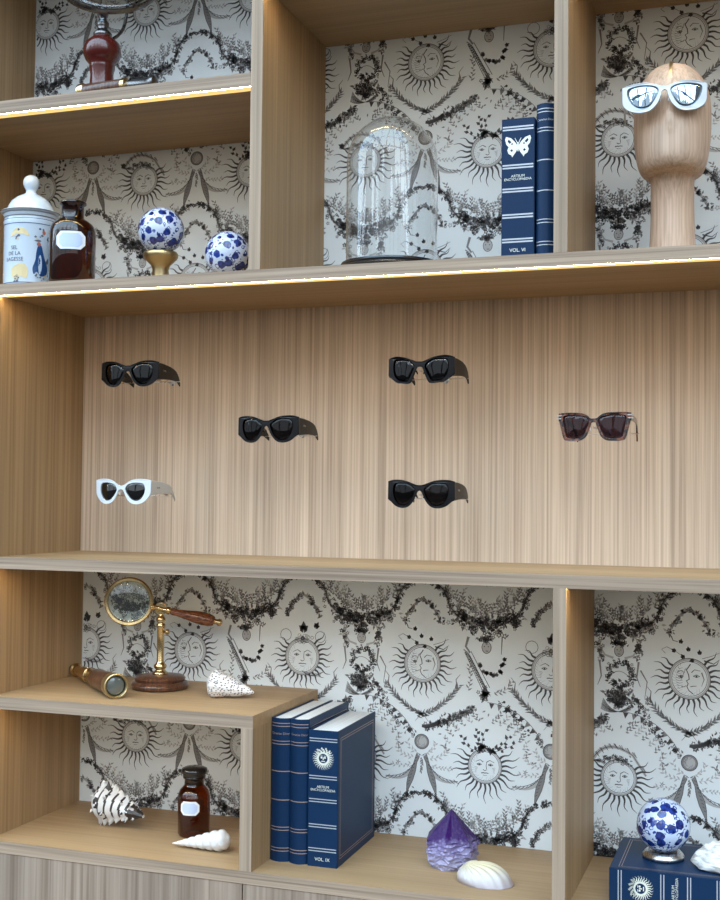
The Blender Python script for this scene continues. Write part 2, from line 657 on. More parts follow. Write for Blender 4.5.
def ray(k, cx, cz, a, r0, r1, amp, w):
    pts = []
    for i in range(9):
        t = i / 8
        r = r0 + (r1 - r0) * t
        off = amp * sin(t * 2 * pi * 1.15) * (.5 + t)
        pts.append((cx + r * cos(a) - off * sin(a), cz + r * sin(a) + off * cos(a)))
    k.stroke(pts, w, w * .12, 0)


def face(k, cx, cz, r, rnd, half=False, tilt=0.):
    s = r / .036
    k.ring(cx, cz, r * 1.08, .0034 * s, 2, n=28)
    k.ring(cx, cz, r * 1.16, .0016, 0, n=28)
    k.ring(cx, cz, r * .98, .0011, 0, n=28)
    # hatch shade round the lower left edge of the face
    for i in range(18):
        a = radians(120 + i * 11)
        rr = r * .95
        ln = (.10 + .16 * abs(sin(i * 1.7))) * r
        k.stroke([(cx + rr * cos(a), cz + rr * sin(a)), (cx + (rr - ln) * cos(a + .15), cz + (rr - ln) * sin(a + .15))], .0010, .0004, 2)
    X = lambda x, z: (cx + x * s + z * s * tilt, cz + z * s)
    if half:   # crescent profile meeting a three-quarter face
        prof = [X(.002, .030), X(-.006, .018), X(-.0015, .008), X(-.0005, -.001), X(-.006, -.004), X(-.0025, -.010), X(-.005, -.016), X(-.001, -.024), X(.008, -.031)]
        k.stroke(prof, .0022, .0016, 0)
        for i in range(9):
            z = .022 - i * .005
            k.stroke([X(-.028 + abs(z) * .25, z), X(-.020, z - .002), X(-.013, z)], .0013, .0006, 1)
        for i in range(8):
            k.stroke([X(-.006 - i * .0012, .022 - i * .003), X(-.010 - i * .001, .018 - i * .003)], .0011, .0006, 1)
        ex = ((-.017, .004, .005), (.014, .006, .0065))
        k.stroke([X(.004, .013), X(.010, .019), X(.022, .017)], .0018, .0008, 0)
        k.stroke([X(-.024, .013), X(-.017, .016), X(-.009, .012)], .0016, .0008, 0)
        k.stroke([X(.002, -.016), X(.007, -.0145), X(.014, -.014)], .0018, .001, 0)
        k.stroke([X(-.016, -.016), X(-.011, -.017), X(-.006, -.014)], .0016, .001, 0)
        k.stroke([X(.024, .014), X(.029, .0), X(.024, -.014)], .003, .0008, 1)
    else:
        ex = ((-.014, .004, .006), (.014, .004, .006))
        for sx in (-1, 1):
            k.stroke([X(sx * .004, .010), X(sx * .012, .015), X(sx * .023, .010)], .0018, .0008, 0)
        k.stroke([X(.004, .010), X(.003, .0), X(.0045, -.007)], .0010, .0014, 0)
        k.stroke([X(-.0045, -.008), X(0, -.0105), X(.0045, -.008)], .0018, .0012, 0)
        k.stroke([X(-.009, -.0165), X(-.003, -.0155), X(0, -.0165), X(.003, -.0155), X(.009, -.0165)], .0022, .0015, 0)
        k.stroke([X(-.005, -.021), X(0, -.0225), X(.005, -.021)], .0014, .0009, 1)
        for sx in (-1, 1):
            for i in range(5):
                k.stroke([X(sx * (.018 + i * .001), -.004 - i * .003), X(sx * (.026 - i * .0005), -.002 - i * .003)], .0009, .0005, 1)
    for (x, z, w) in ex:
        k.stroke([X(x - w, z), X(x, z + .003), X(x + w, z)], .0013, .0010, 0)
        k.stroke([X(x - w, z), X(x, z - .0024), X(x + w, z)], .0016, .0010, 0)
        k.disc(*X(x, z), .0020 * s, 0, 6)


def sun(k, cx, cz, r, rnd, a0, a1, n, rl, half=False, tilt=0.):
    for i in range(n):
        a = radians(a0 + (a1 - a0) * i / (n - 1))
        ray(k, cx, cz, a, r * 1.17, r * 1.17 + rl * (1.0 if i % 2 else .78), .0022, .0052)
    face(k, cx, cz, r, rnd, half, tilt)


PX, PZ = .2966, .485


def motif_cell(k, cx, cz, variant, rnd):
    """one half-repeat: row-one sun at (cx, cz), row-two sun half a step to the right and below"""
    h = PX / 2
    P = lambda x, z: (cx + x, cz + z)
    PP = lambda l: [P(*q) for q in l]
    # ---- row one sun
    sun(k, cx, cz, .0375, rnd, 142, 405, 22, .037, half=(variant == 0))
    if variant == 0:
        for x, z, a in ((-.018, .077, 80), (-.002, .061, 100), (.021, .055, 95), (-.013, .045, 120), (.007, .040, 200), (-.031, .058, 150)):
            k.ivy(cx + x, cz + z, radians(a), .0085)
        k.stroke(PP([(-.038, .09), (-.034, .08), (-.024, .078)]), .0022, .001, 0)
        k.stroke(PP([(-.05, .052), (-.058, .06), (-.047, .066), (-.03, .058), (-.012, .046)]), .0012, .001, 1)
        k.stroke(PP([(.026, .044), (.045, .05), (.062, .058)]), .0013, .0008, 1)
        k.stroke(PP([(.03, .04), (.05, .034), (.062, .044)]), .003, .0008, 0)
    else:
        k.ivy(cx + .002, cz + .064, radians(90), .020)
        k.ivy(cx + .034, cz + .072, radians(60), .013)
        for i in range(22):
            a = rnd.uniform(0, 2 * pi)
            q = rnd.uniform(0, 1)
            k.ring(cx + .026 * q * cos(a), cz + .043 + .010 * q * sin(a), .0038, .0010, rnd.choice((0, 1)), n=7)
        k.ring(cx - .043, cz + .050, .014, .0014, 1, n=12)
        k.ring(cx + .045, cz + .048, .013, .0014, 1, n=12)
        for i in range(16):      # little boat-shaped fruit dish beside the chin
            k.stroke(PP([(.006 + i * .0026, -.034 - .004 * sin(i * .2)), (.010 + i * .0024, -.046)]), .0014, .0008, 0 if i % 2 else 1)
        k.stroke(PP(bez((.0, -.034), (.024, -.054), (.052, -.034))), .0018, .0018, 0)
    # ---- laurel V under it
    for sx in (-1, 1):
        for kk in range(2):
            k.sprig(PP([(sx * q[0], q[1]) for q in bez((sx * sx * .086, -.046 - .004 * kk), (.045, -.105), (-.012, -.120), 9)][::-1]), rnd, .0042, .013, .0028, 1, .55, .0010)
        k.stroke(PP([(0, -.112), (sx * .016, -.132)]), .0012, .0008, 1)
        k.stroke(PP([(sx * .082, -.048), (sx * .080, -.032), (sx * .090, -.020)]), .003, .0008, 1)
    # ---- cornucopia to the right, bunting over the row two sun
    path = bez((.012, -.140), (.065, -.132), (.122, -.092))
    k.band(PP(path), .012, rnd, 120, (0, 1, 1), (.006, .012))
    k.stroke(PP(path), .007, .014, 2)
    for i in range(16):
        t = i / 15
        x, z = path[int(t * 9)]
        k.stroke(PP([(x + .004, z - .010 + t * .002), (x + .010, z + .010)]), .0018, .0008, 0)
    k.stroke(PP(bez((.0, -.142), (.02, -.146), (.045, -.128), 6)), .007, .010, 0)
    k.band([P(h - .006, -.060)] * 2 + [P(h + .002, -.062)], .015, rnd, 40, (1, 1, 0), (.007, .012))
    k.disc(cx + h - .002, cz - .062, .006, 0, 9)
    for i in range(8):
        a = radians(84 - i * 7.6)
        x, z = h + .142 * cos(a), -.222 + .142 * sin(a)
        t_ = (sin(a), -cos(a))
        k.poly(PP([(x - t_[0] * .006, z - t_[1] * .006), (x + t_[0] * .006, z + t_[1] * .006), (x - cos(a) * .013, z - sin(a) * .013)]), 1 if i % 2 else 0)
    k.stroke(PP(arc(h, -.222, .143, 88, 26)), .0010, .0010, 0)
    k.band(PP(arc(h, -.222, .140, 34, 22, 3)), .010, rnd, 16, (0, 1), (.005, .009))
    # ---- dotted trail on the left
    k.band(PP(bez((-.112, -.078), (-.082, -.094), (-.050, -.148))), .012, rnd, 34, (0, 0, 1), (.005, .010))
    for t in range(6):
        k.disc(cx - .105 + t * .011, cz - .080 - t * .011 + rnd.uniform(-.006, .006), .0032, 0, 6)
    # ---- pale leaf sprays round the row two sun
    for (sx, xo) in ((1, 0.), (-1, PX)):
        for j in range(7):
            a = 165 - j * 11 if sx == 1 else 15 + j * 11
            b = radians(a)
            x0, z0 = h + .094 * cos(b), -.222 + .100 * sin(b)
            x1, z1 = x0 - sx * .024 * sin(b) * 1, z0 + .024 * (.4 + .6 * sin(b))
            k.sprig(PP(bez((x0, z0), ((x0 + x1) / 2 + .005, (z0 + z1) / 2), (x1, z1), 4)), rnd, .0045, .010, .0030, 2 if j % 2 else 1, .8, .0008)
    for j in range(20):
        b = radians(rnd.uniform(8, 172))
        q = rnd.uniform(.098, .125)
        k.leaf(cx + h + q * cos(b), cz - .222 + q * sin(b), rnd.uniform(0, 6.3), .009, .003, 1)
    # ---- medallion ball
    k.disc(cx, cz - .178, .0165, 2, 16)
    k.ring(cx, cz - .178, .0145, .0042, 1, n=18)
    k.ring(cx, cz - .178, .0168, .0016, 0, n=18)
    for j in range(16):
        a = rnd.uniform(0, 6.3)
        k.stroke([(cx + .012 * cos(a), cz - .178 + .012 * sin(a)), (cx + .007 * cos(a + .6), cz - .178 + .007 * sin(a + .6))], .0012, .0006, 1)
    # ---- the two birds
    for sx in (-1, 1):
        S = lambda l: [P(sx * q[0], q[1]) for q in l]
        body = [(.006, -.206), (.011, -.204), (.014, -.212), (.020, -.232), (.032, -.258), (.035, -.275), (.036, -.302), (.029, -.285), (.020, -.266), (.014, -.246), (.011, -.226), (.005, -.213)]
        for i in range(1, 10):
            a_, b_ = body[i], body[-i] if i < 6 else body[6]
        for i in range(5):
            k.poly(S([body[1 + i], body[2 + i], body[(12 - 2 - i) % 12], body[(12 - 1 - i) % 12]]), 1)
        k.stroke(S(body + body[:1]), .0012, .0012, 0)
        for i in range(9):
            t = i / 8
            x, z = .010 + .020 * t, -.214 - .062 * t
            k.stroke(S([(x, z), (x + .005, z - .003)]), .0014, .0008, 0)
        wing = bez((.016, -.234), (.040, -.275), (.086, -.262), 9)
        k.stroke(S(wing), .011, .003, 2)
        for i in range(14):
            x, z = wing[min(int(i * .68), 9)]
            k.stroke(S([(x, z + .006), (x + .008, z - .001), (x + .013, z - .003)]), .0016, .0006, 0 if i % 2 else 1)
        k.stroke(S(bez((.018, -.230), (.04, -.262), (.085, -.262), 8)), .0012, .0012, 0)
        k.stroke(S([(.005, -.207), (.001, -.210)]), .002, .0006, 0)
        k.sprig(S(bez((.012, -.202), (.030, -.200), (.034, -.178), 5)), rnd, .005, .010, .003, 2, .8)
        k.sprig(S(bez((.020, -.215), (.050, -.215), (.062, -.190), 5)), rnd, .005, .010, .003, 2, .8)
        k.sprig(S(bez((.026, -.230), (.050, -.240), (.075, -.232), 5)), rnd, .005, .009, .003, 2, .8)
    k.sprig(PP([(0, -.214), (.001, -.228), (-.001, -.246)]), rnd, .003, .008, .003, 1, .5)
    # ---- garland: peak under the birds, swag under the row two sun
    for sx, q in ((1, 0.), (-1, PX)):
        S = lambda l: [P(q + sx * a, b) for a, b in l]
        stem = bez((.0, -.292), (.052, -.296), (.062, -.345), 6) + bez((.062, -.345), (.080, -.388), (h, -.394), 8)[1:]
        k.band(S(stem[:8]), .010, rnd, 60, (0, 0, 1), (.006, .011))
        k.stroke(S(stem[2:12]), .009, .007, 2)
        k.stroke(S(stem[2:11]), .0022, .002, 0)
        for i in range(18):
            x, z = stem[2 + int(i * .5)]
            k.stroke(S([(x - .003, z + .004), (x + .004, z - .004)]), .0014, .0008, 0 if i % 2 else 1)
        k.band(S(stem[8:]), .026, rnd, 150, (0, 0, 1, 1, 1, 2), (.007, .013))
        k.band(S(bez((.088, -.360), (.10, -.385), (h, -.384), 5)), .014, rnd, 60, (0, 1, 2), (.007, .012))
        # pale bush of sprigs inside the swag
        for j in range(8):
            t = j / 7
            bx, bz_ = .062 + t * (h - .062), -.325 - .045 * sin(t * pi / 2)
            a = radians(100 + rnd.uniform(-35, 35) - 15)
            L_ = .036
            k.sprig(S(bez((bx, bz_), (bx + L_ * .5 * cos(a) + .004, bz_ + L_ * .5 * sin(a)), (bx + L_ * cos(a), bz_ + L_ * sin(a)), 4)), rnd, .0040, .0095, .0030, 2 if j % 3 else 1, .7, .0009)
            a += .7
            k.sprig(S(bez((bx, bz_), (bx + L_ * .4 * cos(a), bz_ + L_ * .4 * sin(a) + .004), (bx + L_ * .8 * cos(a), bz_ + L_ * .8 * sin(a)), 4)), rnd, .0042, .0095, .0030, 1 if j % 3 else 2, .7, .0009)
        # chevron of two drooping plumes
        pl = bez((.0, -.338), (.026, -.346), (.044, -.392), 7)
        k.band(S(pl), .008, rnd, 46, (1, 1, 2, 0), (.006, .011))
        k.stroke(S(pl), .0060, .0040, 2)
    # ---- row two sun
    x2, z2 = cx + h, cz - .222
    sun(k, x2, z2, .0335, rnd, 150, 390, 19, .044, half=False)
    Q = lambda l: [(x2 + a, z2 + b) for a, b in l]
    if variant == 0:
        k.band(Q([(-.018, .034), (0, .042), (.018, .034)]), .008, rnd, 44, (0, 0, 1), (.006, .010))
        for pts in (((-.006, .04), (-.022, .055), (-.018, .078)), ((-.02, .034), (-.046, .036), (-.052, .062)), ((.016, .036), (.042, .046), (.058, .074)),
                    ((.018, .034), (.04, .036), (.070, .056)), ((-.004, .04), (-.01, .06), (.002, .084))):
            k.sprig(Q(bez(*pts, 5)), rnd, .009, .011, .006, 0, .8, .0010)
    else:
        feather = bez((-.058, .034), (-.028, .088), (.030, .050), 8) + [(.050, .020), (.058, .008)]
        k.stroke(Q(feather), .009, .005, 2)
        k.stroke(Q(feather), .0016, .0010, 0)
        for i in range(34):
            x, z = feather[min(int(i / 34 * 10), 10)]
            k.stroke(Q([(x + rnd.uniform(-.003, .003), z + .007), (x + .009, z - .005)]), .0013, .0007, rnd.choice((0, 1)))
        k.band(Q([(-.05, .036), (-.01, .040), (.02, .036)]), .011, rnd, 50, (0, 1, 1), (.006, .010))
        k.ivy(x2 - .058, z2 + .04, 2.6, .012)
    for i in range(5):      # small stars in the open ground
        a = i * 2 * pi / 5
        k.leaf(x2 + .092, z2 - .006, a, .007, .0016, 1)
    # ---- between the row one suns, left side of this cell
    if variant == 0:        # woman with wreath over a bouquet
        wx, wz = cx - h, cz
        k.band([(wx - .014, wz + .064), (wx, wz + .074), (wx + .014, wz + .064)], .009, rnd, 46, (0, 1), (.006, .010))
        k.disc(wx, wz + .052, .0135, 2, 12, .8)
        k.ring(wx, wz + .052, .0125, .0010, 0, n=14, sx=.8)
        for ex in (-.004, .004):
            k.disc(wx + ex, wz + .054, .0013, 0, 5)
        k.stroke([(wx - .003, wz + .045), (wx + .003, wz + .045)], .0015, .0012, 0)
        k.stroke([(wx, wz + .052), (wx + .001, wz + .049)], .0010, .0012, 1)
        k.band(arc(wx + .004, wz + .002, .026, 0, 360, 14), .010, rnd, 150, (0, 0, 1), (.005, .010))
        k.stroke(bez((wx - .02, wz - .004), (wx + .0, wz + .022), (wx + .026, wz - .008), 6), .0014, .001, 1)
        for sx in (-1, 1):
            k.stroke([(wx + sx * .012, wz + .036), (wx + sx * .030, wz + .042), (wx + sx * .042, wz + .060), (wx + sx * .036, wz + .082)], .005, .002, 2)
            k.band([(wx + sx * .040, wz + .035), (wx + sx * .044, wz + .075)], .009, rnd, 26, (1, 1, 2, 0), (.006, .012))
            k.stroke([(wx + sx * .042, wz + .030), (wx + sx * .038, wz - .004), (wx + sx * .046, wz - .024)], .0045, .001, 1)
        k.stroke([(wx + .046, wz + .012), (wx + .060, wz - .012), (wx + .055, wz - .048)], .0035, .001, 1)
        k.band([(wx - .02, wz - .050), (wx, wz - .044), (wx + .02, wz - .050)], .026, rnd, 170, (0, 1, 1, 2), (.006, .012))
        for fx, fz in ((-.008, -.040), (.008, -.046)):
            k.disc(wx + fx, wz + fz, .0075, 2, 10)
            k.ring(wx + fx, wz + fz, .007, .0012, 0, n=10)
            k.disc(wx + fx, wz + fz, .0022, 0, 6)
        for i in range(10):
            k.stroke(bez((wx - .034 - i * .0006, wz - .052 - i * .0025), (wx - .01, wz - .094), (wx + .026, wz - .074 + i * .0012), 6), .0014, .0007, rnd.choice((0, 1)))
        k.band([(wx + .030, wz - .052), (wx + .062, wz - .078)], .016, rnd, 40, (0, 0, 1), (.005, .010))
    else:                   # striped quiver, garlanded head, hanging ivy
        wx, wz = cx - h, cz
        k.band([(wx - .010, wz + .062), (wx + .008, wz + .064)], .010, rnd, 50, (1, 1, 0), (.006, .010))
        k.disc(wx + .002, wz + .044, .0145, 2, 12, .8)
        k.ring(wx + .002, wz + .044, .0135, .0012, 0, n=14, sx=.8)
        for ex in (-.003, .006):
            k.disc(wx + ex, wz + .046, .0014, 0, 5)
        k.stroke([(wx, wz + .036), (wx + .006, wz + .036)], .0016, .0012, 0)
        k.stroke([(wx - .040, wz + .066), (wx - .046, wz + .044), (wx - .036, wz + .030)], .006, .004, 1)
        for i in range(18):
            t = i / 17
            x, z = wx - .042 + .046 * t, wz + .034 - .086 * t
            k.stroke([(x - .009, z + .003), (x, z - .003), (x + .008, z - .013)], .0026, .0010, 0 if i % 3 else 1)
        k.stroke([(wx - .048, wz + .03), (wx - .008, wz - .05)], .0014, .0014, 0)
        k.stroke([(wx - .034, wz + .034), (wx + .010, wz - .046)], .0014, .0014, 0)
        k.stroke([(wx + .038, wz + .070), (wx + .036, wz + .030)], .003, .0014, 1)
        for i in range(14):
            a = radians(200 + i * 12)
            k.ivy(wx + .014 + .028 * cos(a) + rnd.uniform(-.004, .004), wz + .024 + .042 * sin(a) + rnd.uniform(-.004, .004), rnd.uniform(0, 6.3), .0085, rnd.choice((0, 0, 1)))
        k.sprig(bez((wx - .04, wz - .055), (wx - .03, wz - .02), (wx - .038, wz), 5), rnd, .005, .010, .003, 1)
        k.sprig(bez((wx + .02, wz - .056), (wx + .048, wz - .058), (wx + .060, wz - .030), 5), rnd, .005, .012, .003, 1)


tile = []
rnd0 = random.Random(7)
for var in (0, 1):
    kk = Ink()
    motif_cell(kk, var * PX, 0, var, rnd0)
    tile += kk.polys


def wallpaper(bm, x0, x1, z0, z1, ox, oz):
    """paper sheet plus print; ox, oz = a row-one sun centre"""
    y = D
    f = bm.faces.new([bm.verts.new(p) for p in ((x0, y, z0), (x1, y, z0), (x1, y, z1), (x0, y, z1))])
    f.material_index = 0
    yo = [y - .00030, y - .00045, y - .0006]
    n = 0
    for i in range(-6, 6):
        sxo = ox + i * 2 * PX
        if sxo > x1 + .3 or sxo + 2 * PX < x0 - .3:
            continue
        for j in range(-4, 5):
            szo = oz + j * PZ
            if szo - .5 > z1 or szo + .3 < z0:
                continue
            for pts, tn_ in tile:
                q = [(a + sxo, b + szo) for a, b in pts]
                if all(x0 < a < x1 and z0 < b < z1 for a, b in q):
                    n += 1
                    yy = y - .0003 - (2 - tn_) * .00008
                    try:
                        f = bm.faces.new([bm.verts.new((a, yy, b)) for a, b in q])
                        f.material_index = 1 + tn_
                    except ValueError:
                        pass
    return n


bm = bmesh.new()
wallpaper(bm, xUL + .001, d1a, C1 - .01, ZT, -.775, 1.011 - .05)
wallpaper(bm, xUL + .001, d1a, A1 - .01, C0 + .01, -.775, 1.011)
wallpaper(bm, d1a, xR, A1 - .01, ZT, -.775, 1.011)
wallpaper(bm, xL + .001, xR, F1 - .01, B0 + .01, -.772, -.388)
me = bpy.data.meshes.new('wall_back')
bm.to_mesh(me)
bm.free()
me_objs = [M_PAPER] + M_INK + [plain('plaster', (.6, .6, .58), .8)]
wb = bmesh.new()
wb.from_mesh(me)
n0 = len(wb.faces)
box(wb, xUL - .08, xR + .03, D + .0005, D + .06, FLOORZ, ZT)
wb.faces.ensure_lookup_table()
for f in wb.faces[n0:]:
    f.material_index = 4
wb.to_mesh(me)
wb.free()
wall = link(bpy.data.objects.new('wall_back', me))
for m in me_objs:
    me.materials.append(m)
wall['kind'] = 'structure'

# ------------------------------------------------------------------ bookcase
BC = thing('built_in_bookcase', 'large built-in oak shelving wall with lit shelves and a plain wooden display niche', 'shelving unit', (0, 0, FLOORZ))


def bpart(name, bm, mats, **k):
    for v in bm.verts:
        v.co.z -= FLOORZ
    return obj(name, bm, mats, BC, **k)


FE = .0012   # thickness of front edge banding


edge_drop = True


def shelf(x0, x1, z0, z1, led=True, mat=M_OAKX, ledx=None):
    """ledx: list of open spans below the board that carry a light strip"""
    bm = bmesh.new()
    box(bm, x0, x1, FE, D - .001, z0, z1)
    n = len(bm.faces)
    box(bm, x0, x1, 0, FE, z0 - (.0008 if edge_drop else 0), z1, bev=.0004)
    bm.faces.ensure_lookup_table()
    for f in bm.faces[n:]:
        f.material_index = 1
    s = bpart('shelf', bm, [mat, M_EDGE])
    for a, b in (ledx or []):
        q = bmesh.new()
        box(q, a, b, .0045, .030, z0 - .0003, z0 + .0001)
        for f in q.faces:
            f.material_index = 0
        n = len(q.faces)
        box(q, a, b, .0022, .0045, z0 - .0004, z0 + .0001)
        q.faces.ensure_lookup_table()
        for f in q.faces[n:]:
            f.material_index = 1
        for v in q.verts:
            v.co.z -= FLOORZ
        l = obj('light_strip', q, [M_LEDD, M_LED], s)
        l['label'] = 'glowing warm light strip under the front edge of the shelf'
    return s


def upright(x0, x1, z0, z1, y1=D - .001):
    edge_drop = False
    bm = bmesh.new()
    box(bm, x0, x1, FE, y1, z0, z1)
    n = len(bm.faces)
    box(bm, x0, x1, 0, FE, z0 - (.0008 if edge_drop else 0), z1, bev=.0004)
    bm.faces.ensure_lookup_table()
    for f in bm.faces[n:]:
        f.material_index = 1
    return bpart('upright', bm, [M_OAKZ, M_EDGEZ])


shelf(xUL, d1a, C0, C1, ledx=[(xUL, d1a)])
shelf(xUL, xR, A0, A1, ledx=[(xL, xR)])
shelf(xL, xR, B0, B1, ledx=[(xL, d4a), (d4b, xR)])
shelf(d1b, d2a, D0z, D1z, ledx=[(d1b, d2a)])
shelf(d2b, xR, D0z, D1z, ledx=[(d2b, xR)])
shelf(xL, d3b, E0, E1, ledx=[(xL, d3a)])
shelf(xUL, xR, F0, F1)
shelf(xUL - .025, xR + .025, ZT, ZT + .026)
upright(d1a, d1b, A1, ZT)
upright(d2a, d2b, A1, ZT)
upright(d3a, d3b, F1, E0)
upright(d4a, d4b, F1, B0)
upright(xUL - .025, xUL, FLOORZ, ZT)
upright(xL - .025, xL, F1, A0)
upright(xR, xR + .025, FLOORZ, ZT)
bpart('back_panel', boxm(xL, xR, DP, D - .001, B1, A0), M_PANEL)
bpart('side_filler_panel', boxm(xUL, xL - .025, .0, .018, F1, A0), M_OAKZ)
xs = [xUL, -1.65, -1.048, -.446, xR]
for a, b in zip(xs, xs[1:]):
    bpart('cabinet_door', boxm(a + .0012, b - .0012, .0015, .022, FLOORZ + .08, F0 - .0015, bev=.0008), M_DOOR)
bpart('plinth', boxm(xUL, xR, .04, .06, FLOORZ, FLOORZ + .078), M_DARKGAP)


# ------------------------------------------------------------------ sunglasses
def outline_from(runs, n=6):
    """runs: lists of points; smooth inside each run, sharp where runs meet"""
    out = []
    for r in runs:
        q = catmull(r, n, closed=False) if len(r) > 2 else [tuple(r[0])] + [tuple(r[-1])]
        out += q[:-1]
    return out


def mirror_loop(right):
    """right: half outline from top centre to bottom centre"""
    left = [(-x, z) for x, z in right[::-1]]
    return right + left[1:-1]


STY = {
    'bold': dict(
        top=[(0, .0160), (.008, .0166), (.02, .0205), (.035, .0252), (.052, .0272), (.068, .0268), (.080, .0240)],
        side=[(.080, .0240), (.0805, -.0130)],
        bot=[(.0805, -.0130), (.071, -.0195), (.060, -.0275), (.044, -.0315), (.028, -.0285), (.0155, -.0165), (.0085, -.0030), (.005, .0030), (0, .0060)],
        lens=[(.0105, .006), (.0165, .0135), (.029, .0205), (.047, .0222), (.0620, .0195), (.0675, .0080), (.0650, -.0080), (.0560, -.0215), (.0430, -.0268), (.0300, -.0240), (.0180, -.0125)],
        temple=[(0, .0035, .040), (.03, .0045, .036), (.06, .0040, .031), (.085, .0020, .027), (.098, .0, .024), (.106, -.003, .020), (.113, -.007, .018), (.119, -.012, .014), (.124, -.017, .009)]),
    'angular': dict(
        top=[(0, .0150), (.008, .0156), (.02, .0195), (.036, .0245), (.056, .0275), (.070, .0265), (.080, .0235)],
        side=[(.080, .0235), (.0805, -.0120)],
        bot=[(.0805, -.0120), (.068, -.0210), (.056, -.0280), (.046, -.0292), (.030, -.0305), (.0215, -.0270), (.0120, -.0080), (.0070, .0030), (0, .0050)],
        lens=[(.0125, .005), (.0190, .0140), (.033, .0210), (.051, .0225), (.0640, .0200), (.0680, .0060), (.0650, -.0110), (.0560, -.0215), (.0440, -.0250), (.0290, -.0255), (.0205, -.0130)],
        temple=[(0, .0035, .040), (.03, .0045, .036), (.06, .0040, .031), (.080, .0020, .027), (.092, .0, .024), (.102, -.003, .020), (.110, -.007, .018), (.116, -.012, .014), (.121, -.018, .009)]),
    'round': dict(
        top=[(0, .0095), (.010, .0115), (.022, .0190), (.036, .0240), (.052, .0255), (.068, .0245), (.079, .0220)],
        side=[(.079, .0220), (.0780, -.0060)],
        bot=[(.0780, -.0060), (.073, -.0160), (.060, -.0275), (.044, -.0318), (.028, -.0285), (.0160, -.0170), (.0085, -.0020), (.005, .0015), (0, .0025)],
        lens=[(.0115, .001), (.0165, .0110), (.028, .0165), (.045, .0180), (.0600, .0155), (.0655, .0040), (.0625, -.0110), (.0540, -.0215), (.0430, -.0255), (.0300, -.0225), (.0185, -.0120)],
        temple=[(0, .0060, .034), (.03, .0060, .030), (.06, .0050, .026), (.085, .0030, .023), (.098, .001, .016), (.106, -.004, .012), (.113, -.010, .012), (.119, -.016, .010), (.124, -.022, .007)]),
    'square': dict(
        top=[(0, .0130), (.007, .0138), (.016, .0205), (.030, .0245), (.050, .0255), (.066, .0255), (.0785, .0245)],
        side=[(.0785, .0245), (.0785, .0150), (.0735, -.0050)],
        bot=[(.0735, -.0050), (.0670, -.0265), (.0590, -.0305), (.046, -.0315), (.028, -.0300), (.0160, -.0215), (.0075, -.0020), (.005, .0050), (0, .0065)],
        lens=[(.0095, .006), (.0140, .0160), (.028, .0205), (.050, .0215), (.0665, .0205), (.0695, .0120), (.0650, -.0130), (.0610, -.0245), (.0460, -.0275), (.0290, -.0262), (.0190, -.0180)],
        temple=[(0, .0160, .015), (.03, .0150, .0125), (.06, .0130, .0110), (.085, .0090, .0100), (.098, .004, .0100), (.106, -.003, .0110), (.113, -.010, .0130), (.119, -.017, .012), (.124, -.024, .008)]),
    'wrap': dict(
        top=[(0, .0150), (.008, .0160), (.02, .0205), (.036, .0250), (.056, .0262), (.070, .0255), (.0805, .0235)],
        side=[(.0805, .0235), (.0800, -.0060)],
        bot=[(.0800, -.0060), (.0755, -.0165), (.062, -.0265), (.044, -.0312), (.028, -.0290), (.0150, -.0180), (.008, -.0030), (.0055, .0060), (0, .0095)],
        lens=[(.0105, .008), (.018, .0165), (.036, .0210), (.056, .0218), (.0705, .0190), (.0725, .0080), (.066, -.0085), (.056, -.0200), (.043, -.0255), (.028, -.0230), (.017, -.0095)],
        temple=[(0, .0060, .032), (.03, .0080, .029), (.06, .0080, .024), (.085, .0060, .018), (.105, .003, .014), (.125, .0, .012)]),
}


def bend(me_or_bm, k=3.0):
    vs = me_or_bm.vertices if hasattr(me_or_bm, 'vertices') else me_or_bm.verts
    for v in vs:
        v.co.y += k * v.co.x ** 2 * .55


